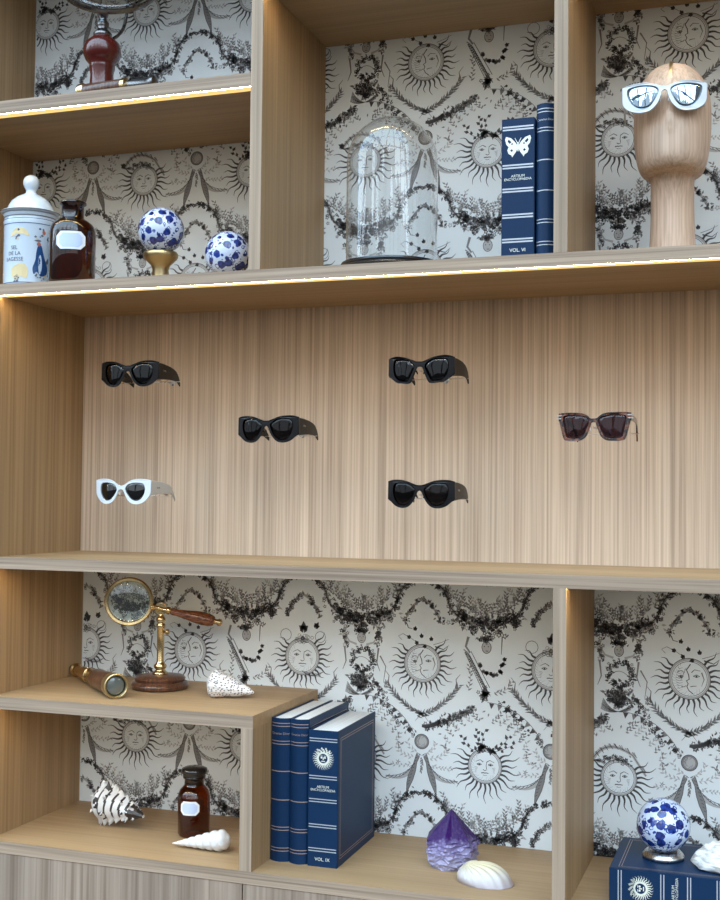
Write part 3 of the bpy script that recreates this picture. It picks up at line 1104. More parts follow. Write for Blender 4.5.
def make_sunglasses(label, sty, frame, lensm, templem, loc, rotz=0., scale=1., hinge=None, group=None, tilt=0., marks=None):
    S = STY[sty]
    t = thing('sunglasses', label, 'sunglasses', loc, rotz, group)
    t.rotation_euler = (tilt, 0, rotz)
    t.scale = (scale * .93, scale, scale) if sty != 'wrap' else (scale * .96, scale, scale)
    loop = mirror_loop(outline_from([S['top'], S['side'], S['bot']]) + [S['bot'][-1]])
    lens = catmull(S['lens'], 5)
    wrapk = 6.0 if sty == 'wrap' else 3.0
    me = curve_mesh([loop, lens, [(-x, z) for x, z in lens]], .0016, .0007, 2)
    bmf = bmesh.new()
    bmf.from_mesh(me)
    bmesh.ops.triangulate(bmf, faces=[f for f in bmf.faces if len(f.verts) > 4])
    bpy.data.meshes.remove(me)
    bend(bmf, wrapk)
    obj('frame_front', bmf, frame, t, angle=40)
    for s in (-1, 1):
        b = bmesh.new()
        cxx = sum(p[0] for p in lens) / len(lens)
        czz = sum(p[1] for p in lens) / len(lens)
        for side, off in ((0, -.0004), (1, .0012)):
            prev = None
            cen = b.verts.new((s * cxx, off - .0016, czz))
            for rr in (.25, .5, .75, 1.02):
                ring = [b.verts.new((s * (cxx + (x - cxx) * rr), off - .0016 * (1 - rr * rr), czz + (z - czz) * rr)) for x, z in lens]
                n = len(ring)
                for i in range(n):
                    j = (i + 1) % n
                    if prev is None:
                        b.faces.new((cen, ring[i], ring[j]))
                    else:
                        b.faces.new((prev[i], ring[i], ring[j], prev[j]))
                prev = ring
            if side == 0:
                first = prev
        for i in range(n):
            b.faces.new((first[i], first[(i + 1) % n], prev[(i + 1) % n], prev[i]))
        bend(b, wrapk)
        obj('lens', b, lensm, t, smooth=True)
        # temple arm
        b = bmesh.new()
        prev = None
        y0 = .003 + wrapk * .55 * .079 ** 2
        for (y, zc, hh_) in S['temple']:
            xin = .0795 - (.0030 * (y / .12) if sty != 'wrap' else .0008 * (y / .12)) - .007 * max(0, y - .07) / .055 * (0 if sty == 'wrap' else 1)
            th = .0042 if y < .02 else .0036
            a = hh_ / 2
            c_ = min(.0012, a * .3)
            pr = [(xin, zc - a + c_), (xin, zc + a - c_), (xin - c_, zc + a), (xin - th + c_, zc + a), (xin - th, zc + a - c_), (xin - th, zc - a + c_), (xin - th + c_, zc - a), (xin - c_, zc - a)]
            ring = [b.verts.new((s * px, y0 - .004 + y, pz)) for px, pz in pr]
            if prev:
                for i in range(8):
                    b.faces.new((prev[i], ring[i], ring[(i + 1) % 8], prev[(i + 1) % 8]))
            else:
                b.faces.new(ring)
            prev = ring
        b.faces.new(prev)
        tm = obj('temple', b, templem, t, angle=35)
        if marks:
            q = bmesh.new()
            merge(q, text_mesh(marks, .0055, .0001), 0)
            Mx = Matrix.Translation((s * (.0797), y0 + .028, .006)) @ Matrix.Rotation(s * pi / 2, 4, 'Z')
            bmesh.ops.transform(q, matrix=Mx, verts=q.verts)
            obj('maker_mark', q, M_STEEL if frame is not M_WHITEAC else M_INKGREY, tm)
        if hinge:
            q = bmesh.new()
            for hz in (.0205, .0145):
                box(q, s * .0775 - .006, s * .0775 + .006, y0 - .0062, y0 - .0035, hz - .0011, hz + .0011, bev=.0005)
                box(q, s * .0800 - .0008, s * .0800 + .0014, y0 - .006, y0 + .010, hz - .0011, hz + .0011, bev=.0004)
            for v in q.verts:
                v.co.y -= .0008
            obj('hinge_bars', q, hinge, tm)
        # nose pad
        q = bmesh.new()
        bmesh.ops.create_icosphere(q, subdivisions=2, radius=1, matrix=Matrix.Translation((s * .0095, .006, -.006)) @ Matrix.Rotation(s * .4, 4, 'Y') @ Matrix.Diagonal((.0016, .004, .006, 1)))
        obj('nose_pad', q, M_RUBBER if frame is not M_BLACKAC else M_BLACKAC, t, smooth=True)
    return t


def make_peg(loc, label, halfw=.073):
    """rod out of the back panel with a cross bar that carries the temples; loc = bridge of the glasses"""
    t = thing('display_peg', label, 'display holder', (loc[0], DP, loc[2]), group='metal pegs holding the sunglasses')
    L = DP - loc[1]
    obj('rod', tube([(0, 0, -.004), (0, -L + .012, -.004), (0, -L + .0065, -.004)], .0017, 10), M_STEEL, t, smooth=True)
    yb = -L + .108
    obj('cross_bar', tube([(-halfw, yb, -.0125), (halfw, yb, -.0125)], .0009, 8), M_STEEL, t, smooth=True)
    obj('wall_flange', lathe([(.0075, 0), (.0075, .002), (.005, .003)], 20, mat=Matrix.Translation((0, 0, -.004)) @ Matrix.Rotation(pi / 2, 4, 'X')), M_STEEL, t, smooth=False)
    return t


YF = .14
GL = [
    ('glossy black sunglasses with wide temples, top left in the display niche', 'bold', M_BLACKAC, M_LENSD, M_BLACKT, (-1.418, YF, .274), -.01, None, 'topmost left'),
    ('black sunglasses hanging alone, right of and lower than the top left pair', 'bold', M_BLACKAC, M_LENSG, M_BLACKT, (-1.068, YF, .143), -.07, None, 'second'),
    ('angular black sunglasses directly above another black pair, upper one near the niche middle', 'angular', M_BLACKAC, M_LENSD, M_BLACKT, (-.716, YF, .266), -.09, None, ''),
    ('black sunglasses with rounded lenses directly below another black pair, lower one', 'bold', M_BLACKAC, M_LENSG, M_BLACKT, (-.714, YF, .003), -.07, None, ''),
    ('square tortoiseshell sunglasses with plum lenses and silver double hinge bars, far right', 'square', M_TORT, M_LENSP, M_TORT, (-.350, YF, .143), -.07, M_STEEL, ''),
    ('white framed sunglasses with dark lenses hanging on the wooden back panel', 'round', M_WHITEAC, M_LENSB, M_WHITET, (-1.430, YF, .003), -.05, None, ''),
]
PEGL = ['thin metal peg behind the top left black sunglasses', 'thin metal peg behind the lone black sunglasses lower right of the top left pair',
        'thin metal peg behind the angular black sunglasses near the niche middle', 'thin metal peg behind the lower of the two stacked black sunglasses',
        'thin metal peg behind the tortoiseshell sunglasses', 'thin metal peg behind the white framed sunglasses']
for g, pl in zip(GL, PEGL):
    make_sunglasses(g[0], g[1], g[2], g[3], g[4], g[5], g[6], 1., g[7], marks='DIOR' if g[1] in ('bold', 'round') else None)
    make_peg(g[5], pl, .079 if g[1] != 'x' else .07)

# ------------------------------------------------------------------ mannequin head
HX, HY = -.198, .165
t = thing('mannequin_head', 'carved wooden display head without a face, on a long neck on the upper shelf', 'mannequin head', (HX, HY, A1), radians(2))
secs = [(0, .0480, .050, 0), (.004, .0475, .0495, 0), (.05, .0440, .047, 0), (.10, .0425, .046, 0), (.14, .0425, .048, -.002), (.164, .0430, .051, -.006), (.1685, .0450, .056, -.010),
        (.1700, .0530, .070, -.018), (.1760, .0605, .081, -.020), (.190, .0665, .089, -.020), (.215, .0715, .093, -.017), (.245, .0745, .096, -.012), (.275, .0755, .098, -.006), (.305, .0750, .098, -.004),
        (.335, .0715, .093, -.002), (.358, .0630, .082, 0), (.376, .0510, .067, 0), (.388, .0370, .048, 0), (.3945, .0200, .026, 0), (.397, 0, 0, 0)]
SS = catmull(secs, 3, closed=False)
bm = bmesh.new()
rings = []
N = 56
for z, rx, ry, cy in SS:
    if rx < 1e-4:
        rings.append([bm.verts.new((0, 0, z))])
        continue
    rg_ = []
    for i in range(N):
        a = 2 * pi * i / N
        x, y = rx * cos(a), ry * sin(a) + cy
        if y < 0:   # nose ridge and flattened brow
            nose = math.exp(-(x / .010) ** 2) * math.exp(-((z - .262) / .022) ** 2) * .010
            y -= nose
        rg_.append(bm.verts.new((x, y, z)))
    rings.append(rg_)
for a, b in zip(rings, rings[1:]):
    for i in range(N):
        j = (i + 1) % N
        if len(b) == 1:
            bm.faces.new((a[i], a[j], b[0]))
        else:
            bm.faces.new((a[i], a[j], b[j], b[i]))
bm.faces.new(rings[0])
obj('head_body', bm, M_HEADW, t, smooth=True)
strip = [(0, .030, .3975), (0, 0, .3992), (0, -.026, .3968), (0, -.048, .3905), (0, -.067, .3785), (0, -.082, .3605), (0, -.0925, .336)]
bm = bmesh.new()
prev = None
for p in catmull(strip, 4, closed=False):
    r = [bm.verts.new((sx * .0030, p[1] - .0006, p[2] + .0009)) for sx in (-1, 1)] + [bm.verts.new((sx * .0030, p[1] + .002, p[2] - .003)) for sx in (1, -1)]
    if prev:
        for i in range(4):
            bm.faces.new((prev[i], prev[(i + 1) % 4], r[(i + 1) % 4], r[i]))
    else:
        bm.faces.new(r)
    prev = r
bm.faces.new(prev)
o = obj('crown_strip', bm, M_BRASSD, t)
o['label'] = 'thin dark brass strip over the crown'
obj('crown_knob', lathe([(.004, .396), (.005, .401), (.0045, .406), (0, .408)], 20, mat=Matrix.Translation((0, 0, 0))), M_PEWTER, t, smooth=True)
make_sunglasses('thick white sunglasses with mirrored lenses worn by the wooden head', 'wrap', M_WHITEAC, M_MIRROR, M_WHITEAC, (-.203, .042, .772), radians(6), 1.02, None, tilt=radians(-3))


# ------------------------------------------------------------------ books
def make_book(label, w, hgt, dep, loc, rotz=0., rounded=False, style='big', emblem='sun', vol='VOL. IX', flat=False, gilt=None):
    """spine faces -Y, width along X, standing on Z=0; local origin at centre of the spine foot"""
    t = thing('book', label, 'book', loc, rotz)
    if flat:      # laid down: rotate about Y so that the left cover faces up
        t.rotation_euler = (0, radians(-90), rotz)
    c = .003
    ov = .004
    MB = [M_NAVY, M_FOIL, M_FOILC, M_FOILG]
    cover = bmesh.new()
    box(cover, -w / 2, -w / 2 + c, .0032, dep, 0, hgt, bev=.0008)
    box(cover, w / 2 - c, w / 2, .0032, dep, 0, hgt, bev=.0008)
    nav = len(cover.faces)
    # border line on both covers
    for s in (-1, 1):
        e0, e1 = .014, dep - .014
        z0_, z1_ = .016, hgt - .016
        xx = s * (w / 2 + .0003)
        lw = .0024 if style == 'big' else .0018
        for ins in (0, .005) if style == 'big' else (0, .004):
            for (ya, yb, za, zb) in ((e0 + ins, e1 - ins, z0_ + ins, z0_ + ins + lw * .5), (e0 + ins, e1 - ins, z1_ - ins - lw * .5, z1_ - ins),
                                     (e0 + ins, e0 + ins + lw * .5, z0_ + ins, z1_ - ins), (e1 - ins - lw * .5, e1 - ins, z0_ + ins, z1_ - ins)):
                f = cover.faces.new([cover.verts.new(p) for p in ((xx, ya, za), (xx, yb, za), (xx, yb, zb), (xx, ya, zb))])
                f.material_index = 2
    obj('cover', cover, MB, t)
    obj('page_block', boxm(-w / 2 + c, w / 2 - c, .004, dep - ov, ov * .8, hgt - ov * .8), M_PAGES, t)
    q = bmesh.new()
    if rounded:
        n = 12
        ysp = lambda x: .002 - .010 * sin(pi * min(max((x + w / 2) / w, 0), 1)) ** .8
        outer = [(-w / 2 + w * i / n, ysp(-w / 2 + w * i / n)) for i in range(n + 1)]
        inner = [(x * .9, y + .003) for x, y in outer]
        vs = []
        for z in (0, hgt):
            vs.append([q.verts.new((x, y, z)) for x, y in outer] + [q.verts.new((x, y, z)) for x, y in inner[::-1]])
        m_ = len(vs[0])
        for i in range(m_):
            q.faces.new((vs[0][i], vs[0][(i + 1) % m_], vs[1][(i + 1) % m_], vs[1][i]))
        for r_ in vs:
            for i in range(n):
                q.faces.new((r_[i], r_[i + 1], r_[m_ - 2 - i], r_[m_ - 1 - i]))
    else:
        box(q, -w / 2, w / 2, 0, .003, 0, hgt, bev=.0008)
        ysp = lambda x: 0.
    mline = 2 if emblem == 'thin' else 1

    def line(z, th, ww=.94):
        n = 10
        xs_ = [(-w / 2 + w * i / n) * ww for i in range(n + 1)]
        a = [q.verts.new((x, ysp(x) - .0004, z - th / 2)) for x in xs_]
        b = [q.verts.new((x, ysp(x) - .0004, z + th / 2)) for x in xs_]
        for i in range(n):
            q.faces.new((a[i], a[i + 1], b[i + 1], b[i])).material_index = mline
    if style == 'big':
        for fz in (.930, .655, .485, .300, .125):
            for dz_ in (-.0028, .0028):
                line(hgt * fz + dz_, .0030 if emblem != 'sun' else .0020)
    else:
        for fz in (.955, .830, .230, .085):
            for dz_ in (-.0032, .0032):
                line(hgt * fz + dz_, .0016)
        for fz in (.630, .430):
            line(hgt * fz, .0020)
    T = Matrix.Translation
    if style == 'big':
        merge(q, text_mesh('ARTIUM', w * .115), 3, T((0, -.0004, hgt * .585)))
        merge(q, text_mesh('ENCYCLOPAEDIA', w * .105), 3, T((0, -.0004, hgt * .562)))
        merge(q, text_mesh(vol, w * .15), 3, T((0, -.0004, hgt * .055)))
        ez = hgt * .795
        er = w * .21
        if emblem == 'butterfly':
            wing = [(.002, .004), (.006, .010), (.014, .018), (.024, .0215), (.0262, .016), (.0235, .006), (.0190, .0005), (.0215, -.006), (.0190, -.013), (.0130, -.0165), (.0115, -.0205), (.0090, -.0165), (.004, -.010), (.0015, -.004)]
            k_ = w / .066
            holes = [[(.013, .010), (.019, .016), (.021, .012), (.017, .007)], [(.010, .006), (.012, .009), (.014, .006), (.012, .004)], [(.010, -.006), (.013, -.004), (.016, -.007), (.012, -.010)]]
            for s in (-1, 1):
                merge(q, curve_mesh([[(s * x * k_, z * k_) for x, z in wing]] + [[(s * x * k_, z * k_) for x, z in hl] for hl in holes], .0002), 3, T((0, -.0004, ez)))
            merge(q, curve_mesh([[(.0018 * k_ * cos(a_ / 8 * 6.283), .010 * k_ * sin(a_ / 8 * 6.283)) for a_ in range(8)]], .0002), 3, T((0, -.0005, ez)))
            for s in (-1, 1):
                merge(q, curve_mesh([[(s * .0008, .008), (s * .0058, .018), (s * .0066, .0175), (s * .0018, .007)]], .0002), 3, T((0, -.0005, ez)))
        else:
            ki = Ink()
            for i in range(22):
                a_ = radians(130 + i * 280 / 21)
                ray(ki, 0, 0, a_, er * 1.02, er * 1.75, .0010, .0026)
            ki.ring(0, 0, er * .86, er * .30, 0, n=24)
            for sx in (-1, 1):
                ki.disc(sx * er * .28, er * .12, er * .16, 0, 8)
                ki.stroke([(sx * er * .1, er * .38), (sx * er * .5, er * .36)], er * .10, er * .06, 0)
            ki.stroke([(0, er * .2), (0, -er * .2)], er * .14, er * .18, 0)
            ki.stroke([(-er * .3, -er * .42), (er * .3, -er * .42)], er * .14, er * .14, 0)
            for i in range(13):
                a_ = radians(40 + i * 8.5)
                ki.ivy(er * (1.25 + .25 * sin(i * 2.1)) * cos(a_), er * (1.25 + .25 * sin(i * 2.1)) * sin(a_), a_, er * .28)
            for pts, _ in ki.polys:
                q.faces.new([q.verts.new((a, -.0004, ez + b)) for a, b in pts]).material_index = 3
    else:
        tm_ = text_mesh('Christian Dior' if style == 'thin' else 'Dior', w * (.155 if style == 'thin' else .2))
        for v in tm_.vertices:
            v.co.y += ysp(v.co.x) - .0004
            v.co.z += hgt * .893
        merge(q, tm_, 2 if emblem == 'thin' else 1)
    obj('spine', q, MB, t)
    return t


make_book('thick navy book with a pale butterfly on its spine, on the upper shelf', .066, .279, .225, (-.4845, .030, A1), 0, emblem='butterfly', vol='VOL. VI')
make_book('slim tall navy book squeezed between the butterfly book and the wooden upright', .036, .303, .235, (-.4305, .034, A1), 0, rounded=True, style='thin', emblem='thin2')
make_book('slim navy book standing against the oak divider, leftmost of the standing three', .045, .302, .245, (-1.0042, .094, F1), 0, rounded=True, style='thin', emblem='thin')
make_book('slim navy book standing in the middle of three, beside the thick sun book', .042, .303, .250, (-.9598, .090, F1), 0, rounded=True, style='thin', emblem='thin')
make_book('thick navy book with a silver sun emblem, rightmost of the standing three', .066, .284, .255, (-.9030, .083, F1), radians(.7), emblem='sun', vol='VOL. IX')

# big book lying flat at lower right; its spine faces the room, head of the spine at the left
tb = make_book('thick navy book lying flat under a blue and white ball', .066, .290, .225, (-.019, .078, F1 + .033), radians(0), emblem='sun', vol='VOL. IX', flat=True)

# ------------------------------------------------------------------ blue and white balls
def ball_obj(label, c, r, stand=None):
    t = thing('porcelain_ball', label, 'decorative ball', (c[0], c[1], c[2] - r))
    bm = bmesh.new()
    bmesh.ops.create_uvsphere(bm, u_segments=48, v_segments=32, radius=r, matrix=Matrix.Translation((0, 0, r)))
    o_ = obj('ball', bm, M_DELFT, t, smooth=True)
    return t


# on a pedestal in the upper left
zc = .602
bl = ball_obj('blue and white patterned ball resting on a gold pedestal', (-1.343, .150, zc), .0535)
st = tag(obj('ball_pedestal', lathe([(.030, 0), (.032, .004), (.031, .010), (.022, .016), (.0185, .022), (.020, .030), (.0185, .042), (.022, .052), (.032, .062), (.0395, .070), (.0405, .077), (.038, .0825), (.030, .0845), (.024, .0825), (0, .0805)], 48),
             M_BRASSD, loc=(-1.343, .150, A1), smooth=True), 'small turned gold pedestal holding up a patterned ball', 'stand')
r2 = .0525
bl2 = ball_obj('blue and white patterned ball sitting directly on the shelf beside the oak upright', (-1.164, .135, A1 + r2 + .012), r2)
tag(obj('ball_ring_stand', lathe([(.026, 0), (.030, .001), (.031, .006), (.028, .0135), (.024, .0165), (.020, .0115), (.019, .001)], 40, cap=False), M_BRASSD, loc=(-1.164, .135, A1), smooth=True),
    'low metal ring under the ball beside the oak upright', 'stand')
bl3 = ball_obj('blue and white patterned ball standing on the flat navy book', (-.216, .182, F1 + .066 + .013 + .0515), .0525)
bl3.rotation_euler = (.4, .3, 1.0)
bl3.rotation_euler = (0, 0, 1.2)
tag(obj('ball_ring_stand', lathe([(.034, 0), (.0405, .001), (.041, .006), (.038, .010), (.034, .0145), (.029, .0150), (.026, .008), (.026, .001)], 48, cap=False), M_STEEL, loc=(-.216, .182, F1 + .0665), smooth=True),
    'low silver ring on the navy book under the ball', 'stand')


# ------------------------------------------------------------------ apothecary jar
JX, JY = -1.662, .100
t = thing('apothecary_jar', 'white porcelain apothecary jar with domed lid and painted blue figure', 'jar', (JX, JY, A1))
JR = .0600
obj('body', lathe([(.056, 0), (.0595, .003), (.060, .010), (.060, .150), (.0615, .156), (.0600, .162), (.0600, .170), (.0625, .173), (.0625, .176), (0, .176)], 64), M_PORC, t, angle=50)
lid = obj('lid', lathe([(.0600, .1765), (.0670, .178), (.0685, .181), (.0670, .184), (.055, .187), (.0530, .194), (.046, .208), (.034, .219), (.020, .226), (.0125, .231), (.0115, .237), (.0150, .243), (.0185, .251), (.0185, .260),
           (.0150, .268), (.008, .273), (0, .2745)], 64), M_PORC, t, smooth=True)
PH0 = atan2(1.65, 2.385)
q = bmesh.new()
for z, th, idx in ((.1665, .0022, 1), (.1600, .0012, 0), (.1480, .0014, 0), (.0100, .0015, 0), (.0065, .0010, 0)):
    b = lathe([(JR + (.0019 if .150 < z < .158 else .0007), z), (JR + .0007, z + th)], 64, cap=False)
    m_ = bpy.data.meshes.new('x')
    b.to_mesh(m_)
    b.free()
    merge(q, m_, 1 if idx else 0)
b = lathe([(.0690, .1800), (.0692, .1822)], 64, cap=False)
m_ = bpy.data.meshes.new('x')
b.to_mesh(m_)
b.free()
merge(q, m_, 1)


def onjar(me, dphi, z, idx):
    bmx = bmesh.new()
    bmx.from_mesh(me)
    for _ in range(1):
        es = [e for e in bmx.edges if e.calc_length() > .012]
        if es:
            bmesh.ops.subdivide_edges(bmx, edges=es, cuts=2)
    bmesh.ops.triangulate(bmx, faces=[f for f in bmx.faces if len(f.verts) > 4])
    bmx.to_mesh(me)
    bmx.free()
    wrap_cyl(me, JR + .0006, PH0 + dphi, z)
    merge(q, me, idx)


def poly2(pts, n=4):
    return curve_mesh([catmull(pts, n)], .0001)


for i, line_ in enumerate(('SEL', 'DE LA', 'SAGESSE')):
    onjar(text_mesh(line_, .0125, .0001), radians(-36), .091 - i * .0135, 1)
# yellow cartouche patches above and below the words
onjar(poly2([(-.024, .0), (-.010, .020), (.012, .019), (.024, .002), (.010, .006), (-.008, .006)]), radians(-24), .116, 2)
onjar(poly2([(-.020, .012), (-.004, .024), (.012, .026), (.022, .010), (.018, -.008), (.004, -.004), (-.012, -.010)]), radians(-24), .028, 2)
# robed figure
onjar(poly2([(-.004, .030), (.004, .031), (.008, .018), (.012, .004), (.020, -.018), (.018, -.034), (.004, -.040), (-.006, -.030), (-.013, -.036), (-.016, -.022), (-.010, -.004), (-.008, .014)]), radians(21), .066, 0)
onjar(poly2([(-.003, -.004), (.002, .010), (.006, -.010), (.004, -.030), (-.001, -.034)]), radians(21), .066, 4)
onjar(poly2([(-.005, .034), (.0, .040), (.005, .034), (.0, .029)]), radians(19), .066, 5)
onjar(poly2([(-.011, .040), (-.001, .043), (.006, .040), (-.002, .038)]), radians(19), .068, 1)
onjar(poly2([(.0, .0), (.010, .014), (.012, .034), (.004, .052), (.010, .052), (.017, .034), (.015, .012), (.004, -.006)]), radians(36), .062, 1)
onjar(poly2([(-.004, .004), (.0, .008), (.005, .003), (.0, -.003)]), radians(30), .126, 3)
r5 = random.Random(5)
for i in range(40):
    x = r5.uniform(-.6, -.42) if i < 20 else r5.uniform(.2, .75)
    z = r5.choice((r5.uniform(.012, .03), r5.uniform(.108, .14)))
    s_ = r5.uniform(.0015, .004)
    onjar(curve_mesh([[(-s_, 0), (0, s_), (s_, .0), (0, -s_ * .6)]], .0001), x, z, r5.choice((0, 1, 1, 2)))
obj('painted_decoration', q, [M_INKBLUE, M_INKGREY, M_INKYEL, M_INKRED, M_PORC, M_INKRED], t)


# ------------------------------------------------------------------ bottles
def octagon(w, h, c):
    return [(-w / 2 + c, -h / 2), (w / 2 - c, -h / 2), (w / 2, -h / 2 + c), (w / 2, h / 2 - c), (w / 2 - c, h / 2), (-w / 2 + c, h / 2), (-w / 2, h / 2 - c), (-w / 2, -h / 2 + c)]


def label_patch(t, R, phi, z, w, h, text=None):
    for nm, m, sc_, off, pt in (('label', M_LABEL, 1., .0004, None), ('label_print', M_LABELB, .78, .0008, None)):
        me = curve_mesh([octagon(w * sc_, h * sc_, h * .26 * sc_)], .0001)
        bmx = bmesh.new()
        bmx.from_mesh(me)
        bmesh.ops.triangulate(bmx, faces=bmx.faces)
        for k in range(4):
            bmesh.ops.subdivide_edges(bmx, edges=[e for e in bmx.edges if e.calc_length() > .007], cuts=1)
            bmesh.ops.triangulate(bmx, faces=bmx.faces)
        bmx.to_mesh(me)
        bmx.free()
        wrap_cyl(me, R + off, phi, z)
        if nm == 'label':
            lab = obj(nm, me, m, t)
        else:
            obj(nm, me, m, lab)


t = thing('apothecary_bottle', 'large open brown glass bottle with a blank white label beside the porcelain jar', 'bottle', (-1.519, .056, A1))
t.scale = (1, 1, .945)
PB = atan2(1.537, 2.385)
outp = [(.045, 0), (.050, .003), (.0525, .008), (.0525, .122), (.0515, .134), (.046, .145), (.036, .154), (.028, .158), (.0255, .162), (.0250, .190), (.0300, .194), (.0310, .198), (.0290, .201)]
obj('glass_body', lathe(outp + [(.0225, .201), (.0215, .190), (.022, .162)], 64, cap=False), M_AMBERD, t, smooth=True)
label_patch(t, .0526, PB + radians(-4), .098, .068, .043)

t = thing('apothecary_bottle', 'small brown glass bottle with black stopper and white label on the lowest shelf', 'bottle', (-1.262, .200, F1))
PB = atan2(1.262, 2.5)
obj('glass_body', lathe([(.030, 0), (.034, .002), (.0365, .007), (.0370, .085), (.0360, .095), (.0320, .104), (.0255, .111), (.0225, .115), (.0220, .128), (.0255, .130), (.0258, .134)], 56), M_AMBER, t, smooth=True)
obj('stopper', lathe([(.018, .112), (.0215, .116), (.0215, .131), (.0265, .1345), (.0250, .138), (.0290, .141), (.0300, .146), (.0285, .151), (.022, .154), (0, .155)], 48), M_EBONY, t, smooth=True)
label_patch(t, .0371, PB + radians(-16), .0685, .046, .031)
q = bmesh.new()
me = text_mesh('CAMPHRE', .0062, .0001)
wrap_cyl(me, .0376, PB + radians(-8), .0925)
merge(q, me)
obj('raised_lettering', q, plain('pale_raised_glass', (.30, .22, .18), .3), t)

# ------------------------------------------------------------------ cloche
CX_, CY_ = -.777, .128
t = thing('glass_cloche', 'tall clear glass dome standing empty on a round black base', 'glass dome', (CX_, CY_, A1))
obj('base', lathe([(.104, 0), (.113, .002), (.1155, .006), (.113, .010), (.108, .012), (.110, .0155), (.108, .0195), (.100, .021), (0, .021)], 72), M_EBONY, t, angle=40)
R0, R1 = .0975, .0950
prof = [(R0, 0), (R0, .218)] + [(R0 * cos(radians(a)), .218 + .097 * sin(radians(a))) for a in range(6, 90, 6)] + [(0, .315)]
prof_in = [(R1, 0), (R1, .218)] + [(R1 * cos(radians(a)), .218 + .0945 * sin(radians(a))) for a in range(6, 90, 6)] + [(0, .3125)]
bm = lathe(prof, 72, cap=False)
obj('dome', bm, M_GLASS, t, loc=(0, 0, .0212), smooth=True)

# ------------------------------------------------------------------ magnifier on stand (lower left)
MGX, MGY = -1.376, .240
t = thing('magnifying_glass_stand', 'brass magnifying glass with wooden handle on a column and dark wooden foot', 'magnifying glass', (MGX, MGY, E1))
obj('base', lathe([(.058, 0), (.0655, .003), (.0675, .010), (.0640, .016), (.0565, .018), (.058, .021), (.0600, .025), (.0555, .030), (.030, .0335), (0, .034)], 64), M_WALNUT, t, angle=45)
obj('column', lathe([(.018, .033), (.019, .037), (.013, .041), (.0105, .044), (.0145, .049), (.0150, .054), (.0105, .059), (.0085, .064), (.0085, .140), (.0105, .144), (.0105, .150), (.0080, .153), (.0105, .158), (.0115, .163), (.0080, .168), (.0060, .173), (.0060, .180), (0, .181)], 36), M_BRASS, t, smooth=True)
knz = .187
knk = bmesh.new()
bmesh.ops.create_cone(knk, segments=32, radius1=.0150, radius2=.0150, depth=.013, cap_ends=True, matrix=Matrix.Translation((0, 0, knz)) @ Matrix.Rotation(radians(20), 4, 'Z') @ Matrix.Rotation(pi / 2, 4, 'X'))
bmesh.ops.bevel(knk, geom=[e for e in knk.edges if len(e.link_faces) == 2 and e.calc_face_angle(0) > .8], offset=.002, segments=2, affect='EDGES')
obj('pivot_knuckle', knk, M_BRASS, t, angle=50)
th_, tl_ = radians(24), radians(-13)
MG = Matrix.Translation((0, -.004, knz)) @ Matrix.Rotation(th_, 4, 'Z') @ Matrix.Rotation(-tl_, 4, 'Y')
MG_RING = MG @ Matrix.Translation((-.075, 0, 0)) @ Matrix.Scale(.91, 4)
ROTX = Matrix.Rotation(pi / 2, 4, 'X')
rim = lathe([(.0540, -.0075), (.0600, -.0085), (.0625, -.006), (.0610, 0), (.0625, .006), (.0600, .0085), (.0540, .0075), (.0525, 0), (.0540, -.0075)], 72, cap=False)
bmesh.ops.transform(rim, matrix=MG_RING @ ROTX, verts=rim.verts)
obj('lens_rim', rim, M_BRASS, t, angle=40)
ln = lathe([(0, -.0050)] + [(.0545 * sin(radians(a)), -.0050 * cos(radians(a)) ** .9) for a in range(12, 90, 13)] + [(.0545, 0)] + [(.0545 * sin(radians(a)), .0050 * cos(radians(a)) ** .9) for a in range(77, 0, -13)] + [(0, .0050)], 64, cap=False)
bmesh.ops.transform(ln, matrix=MG_RING @ ROTX, verts=ln.verts)
obj('lens', ln, M_MAGNI, t, smooth=True)
RX = MG @ Matrix.Rotation(pi / 2, 4, 'Y')
ck = lathe([(.0085, -.024), (.0100, -.018), (.0060, -.014), (.0060, .012), (.0085, .016), (.0095, .022), (.0060, .026)], 28, mat=RX)
obj('ferrule', ck, M_BRASS, t, smooth=True)
hd = lathe([(.0065, .024), (.0085, .030), (.0080, .040), (.0105, .060), (.0145, .085), (.0160, .102), (.0145, .118), (.0125, .126), (.010, .130)], 32, mat=RX)
obj('handle', hd, M_HANDLEW, t, smooth=True)
obj('handle_tip', lathe([(.0075, .129), (.0060, .133), (.0065, .138), (.0090, .141), (.0085, .146), (.004, .149), (0, .150)], 24, mat=RX), M_BRASS, t, smooth=True)
obj('side_screw', lathe([(.003, 0), (.003, .014), (.0065, .015), (.0065, .020), (.003, .022), (0, .022)], 20, mat=Matrix.Translation((0, 0, .133)) @ Matrix.Rotation(pi / 2, 4, 'Y')), M_BRASS, t, smooth=True)

# ------------------------------------------------------------------ spyglass on the small shelf
p0, p1 = Vector((-1.655, .318, E1 + .0175)), Vector((-1.394, .072, E1 + .0285))
dv = (p1 - p0)
L_ = dv.length
t = thing('spyglass', 'brass and brown wood spyglass lying on the shelf left of the magnifying glass', 'telescope', tuple(p0 + Vector((0, 0, -.0175))))
Q = Matrix.Translation(Vector((0, 0, .0175))) @ dv.to_track_quat('Z', 'Y').to_matrix().to_4x4()
obj('eyepiece_tube', lathe([(.0155, 0), (.0170, .003), (.0170, .014), (.0125, .018), (.0120, .080), (.0150, .082), (.0150, .092), (.012, .094)], 40, mat=Q), M_BRASS, t, angle=45)
obj('middle_tube', lathe([(.0130, .088), (.0165, .090), (.0165, .130), (.0195, .132), (.0195, .145), (.0165, .147)], 40, mat=Q), M_BRASS, t, angle=45)
obj('draw_tube', lathe([(.0165, .143), (.0190, .147), (.0190, .196), (.0225, .199), (.0225, .208), (.0190, .210)], 40, mat=Q), M_BRASS, t, angle=45)
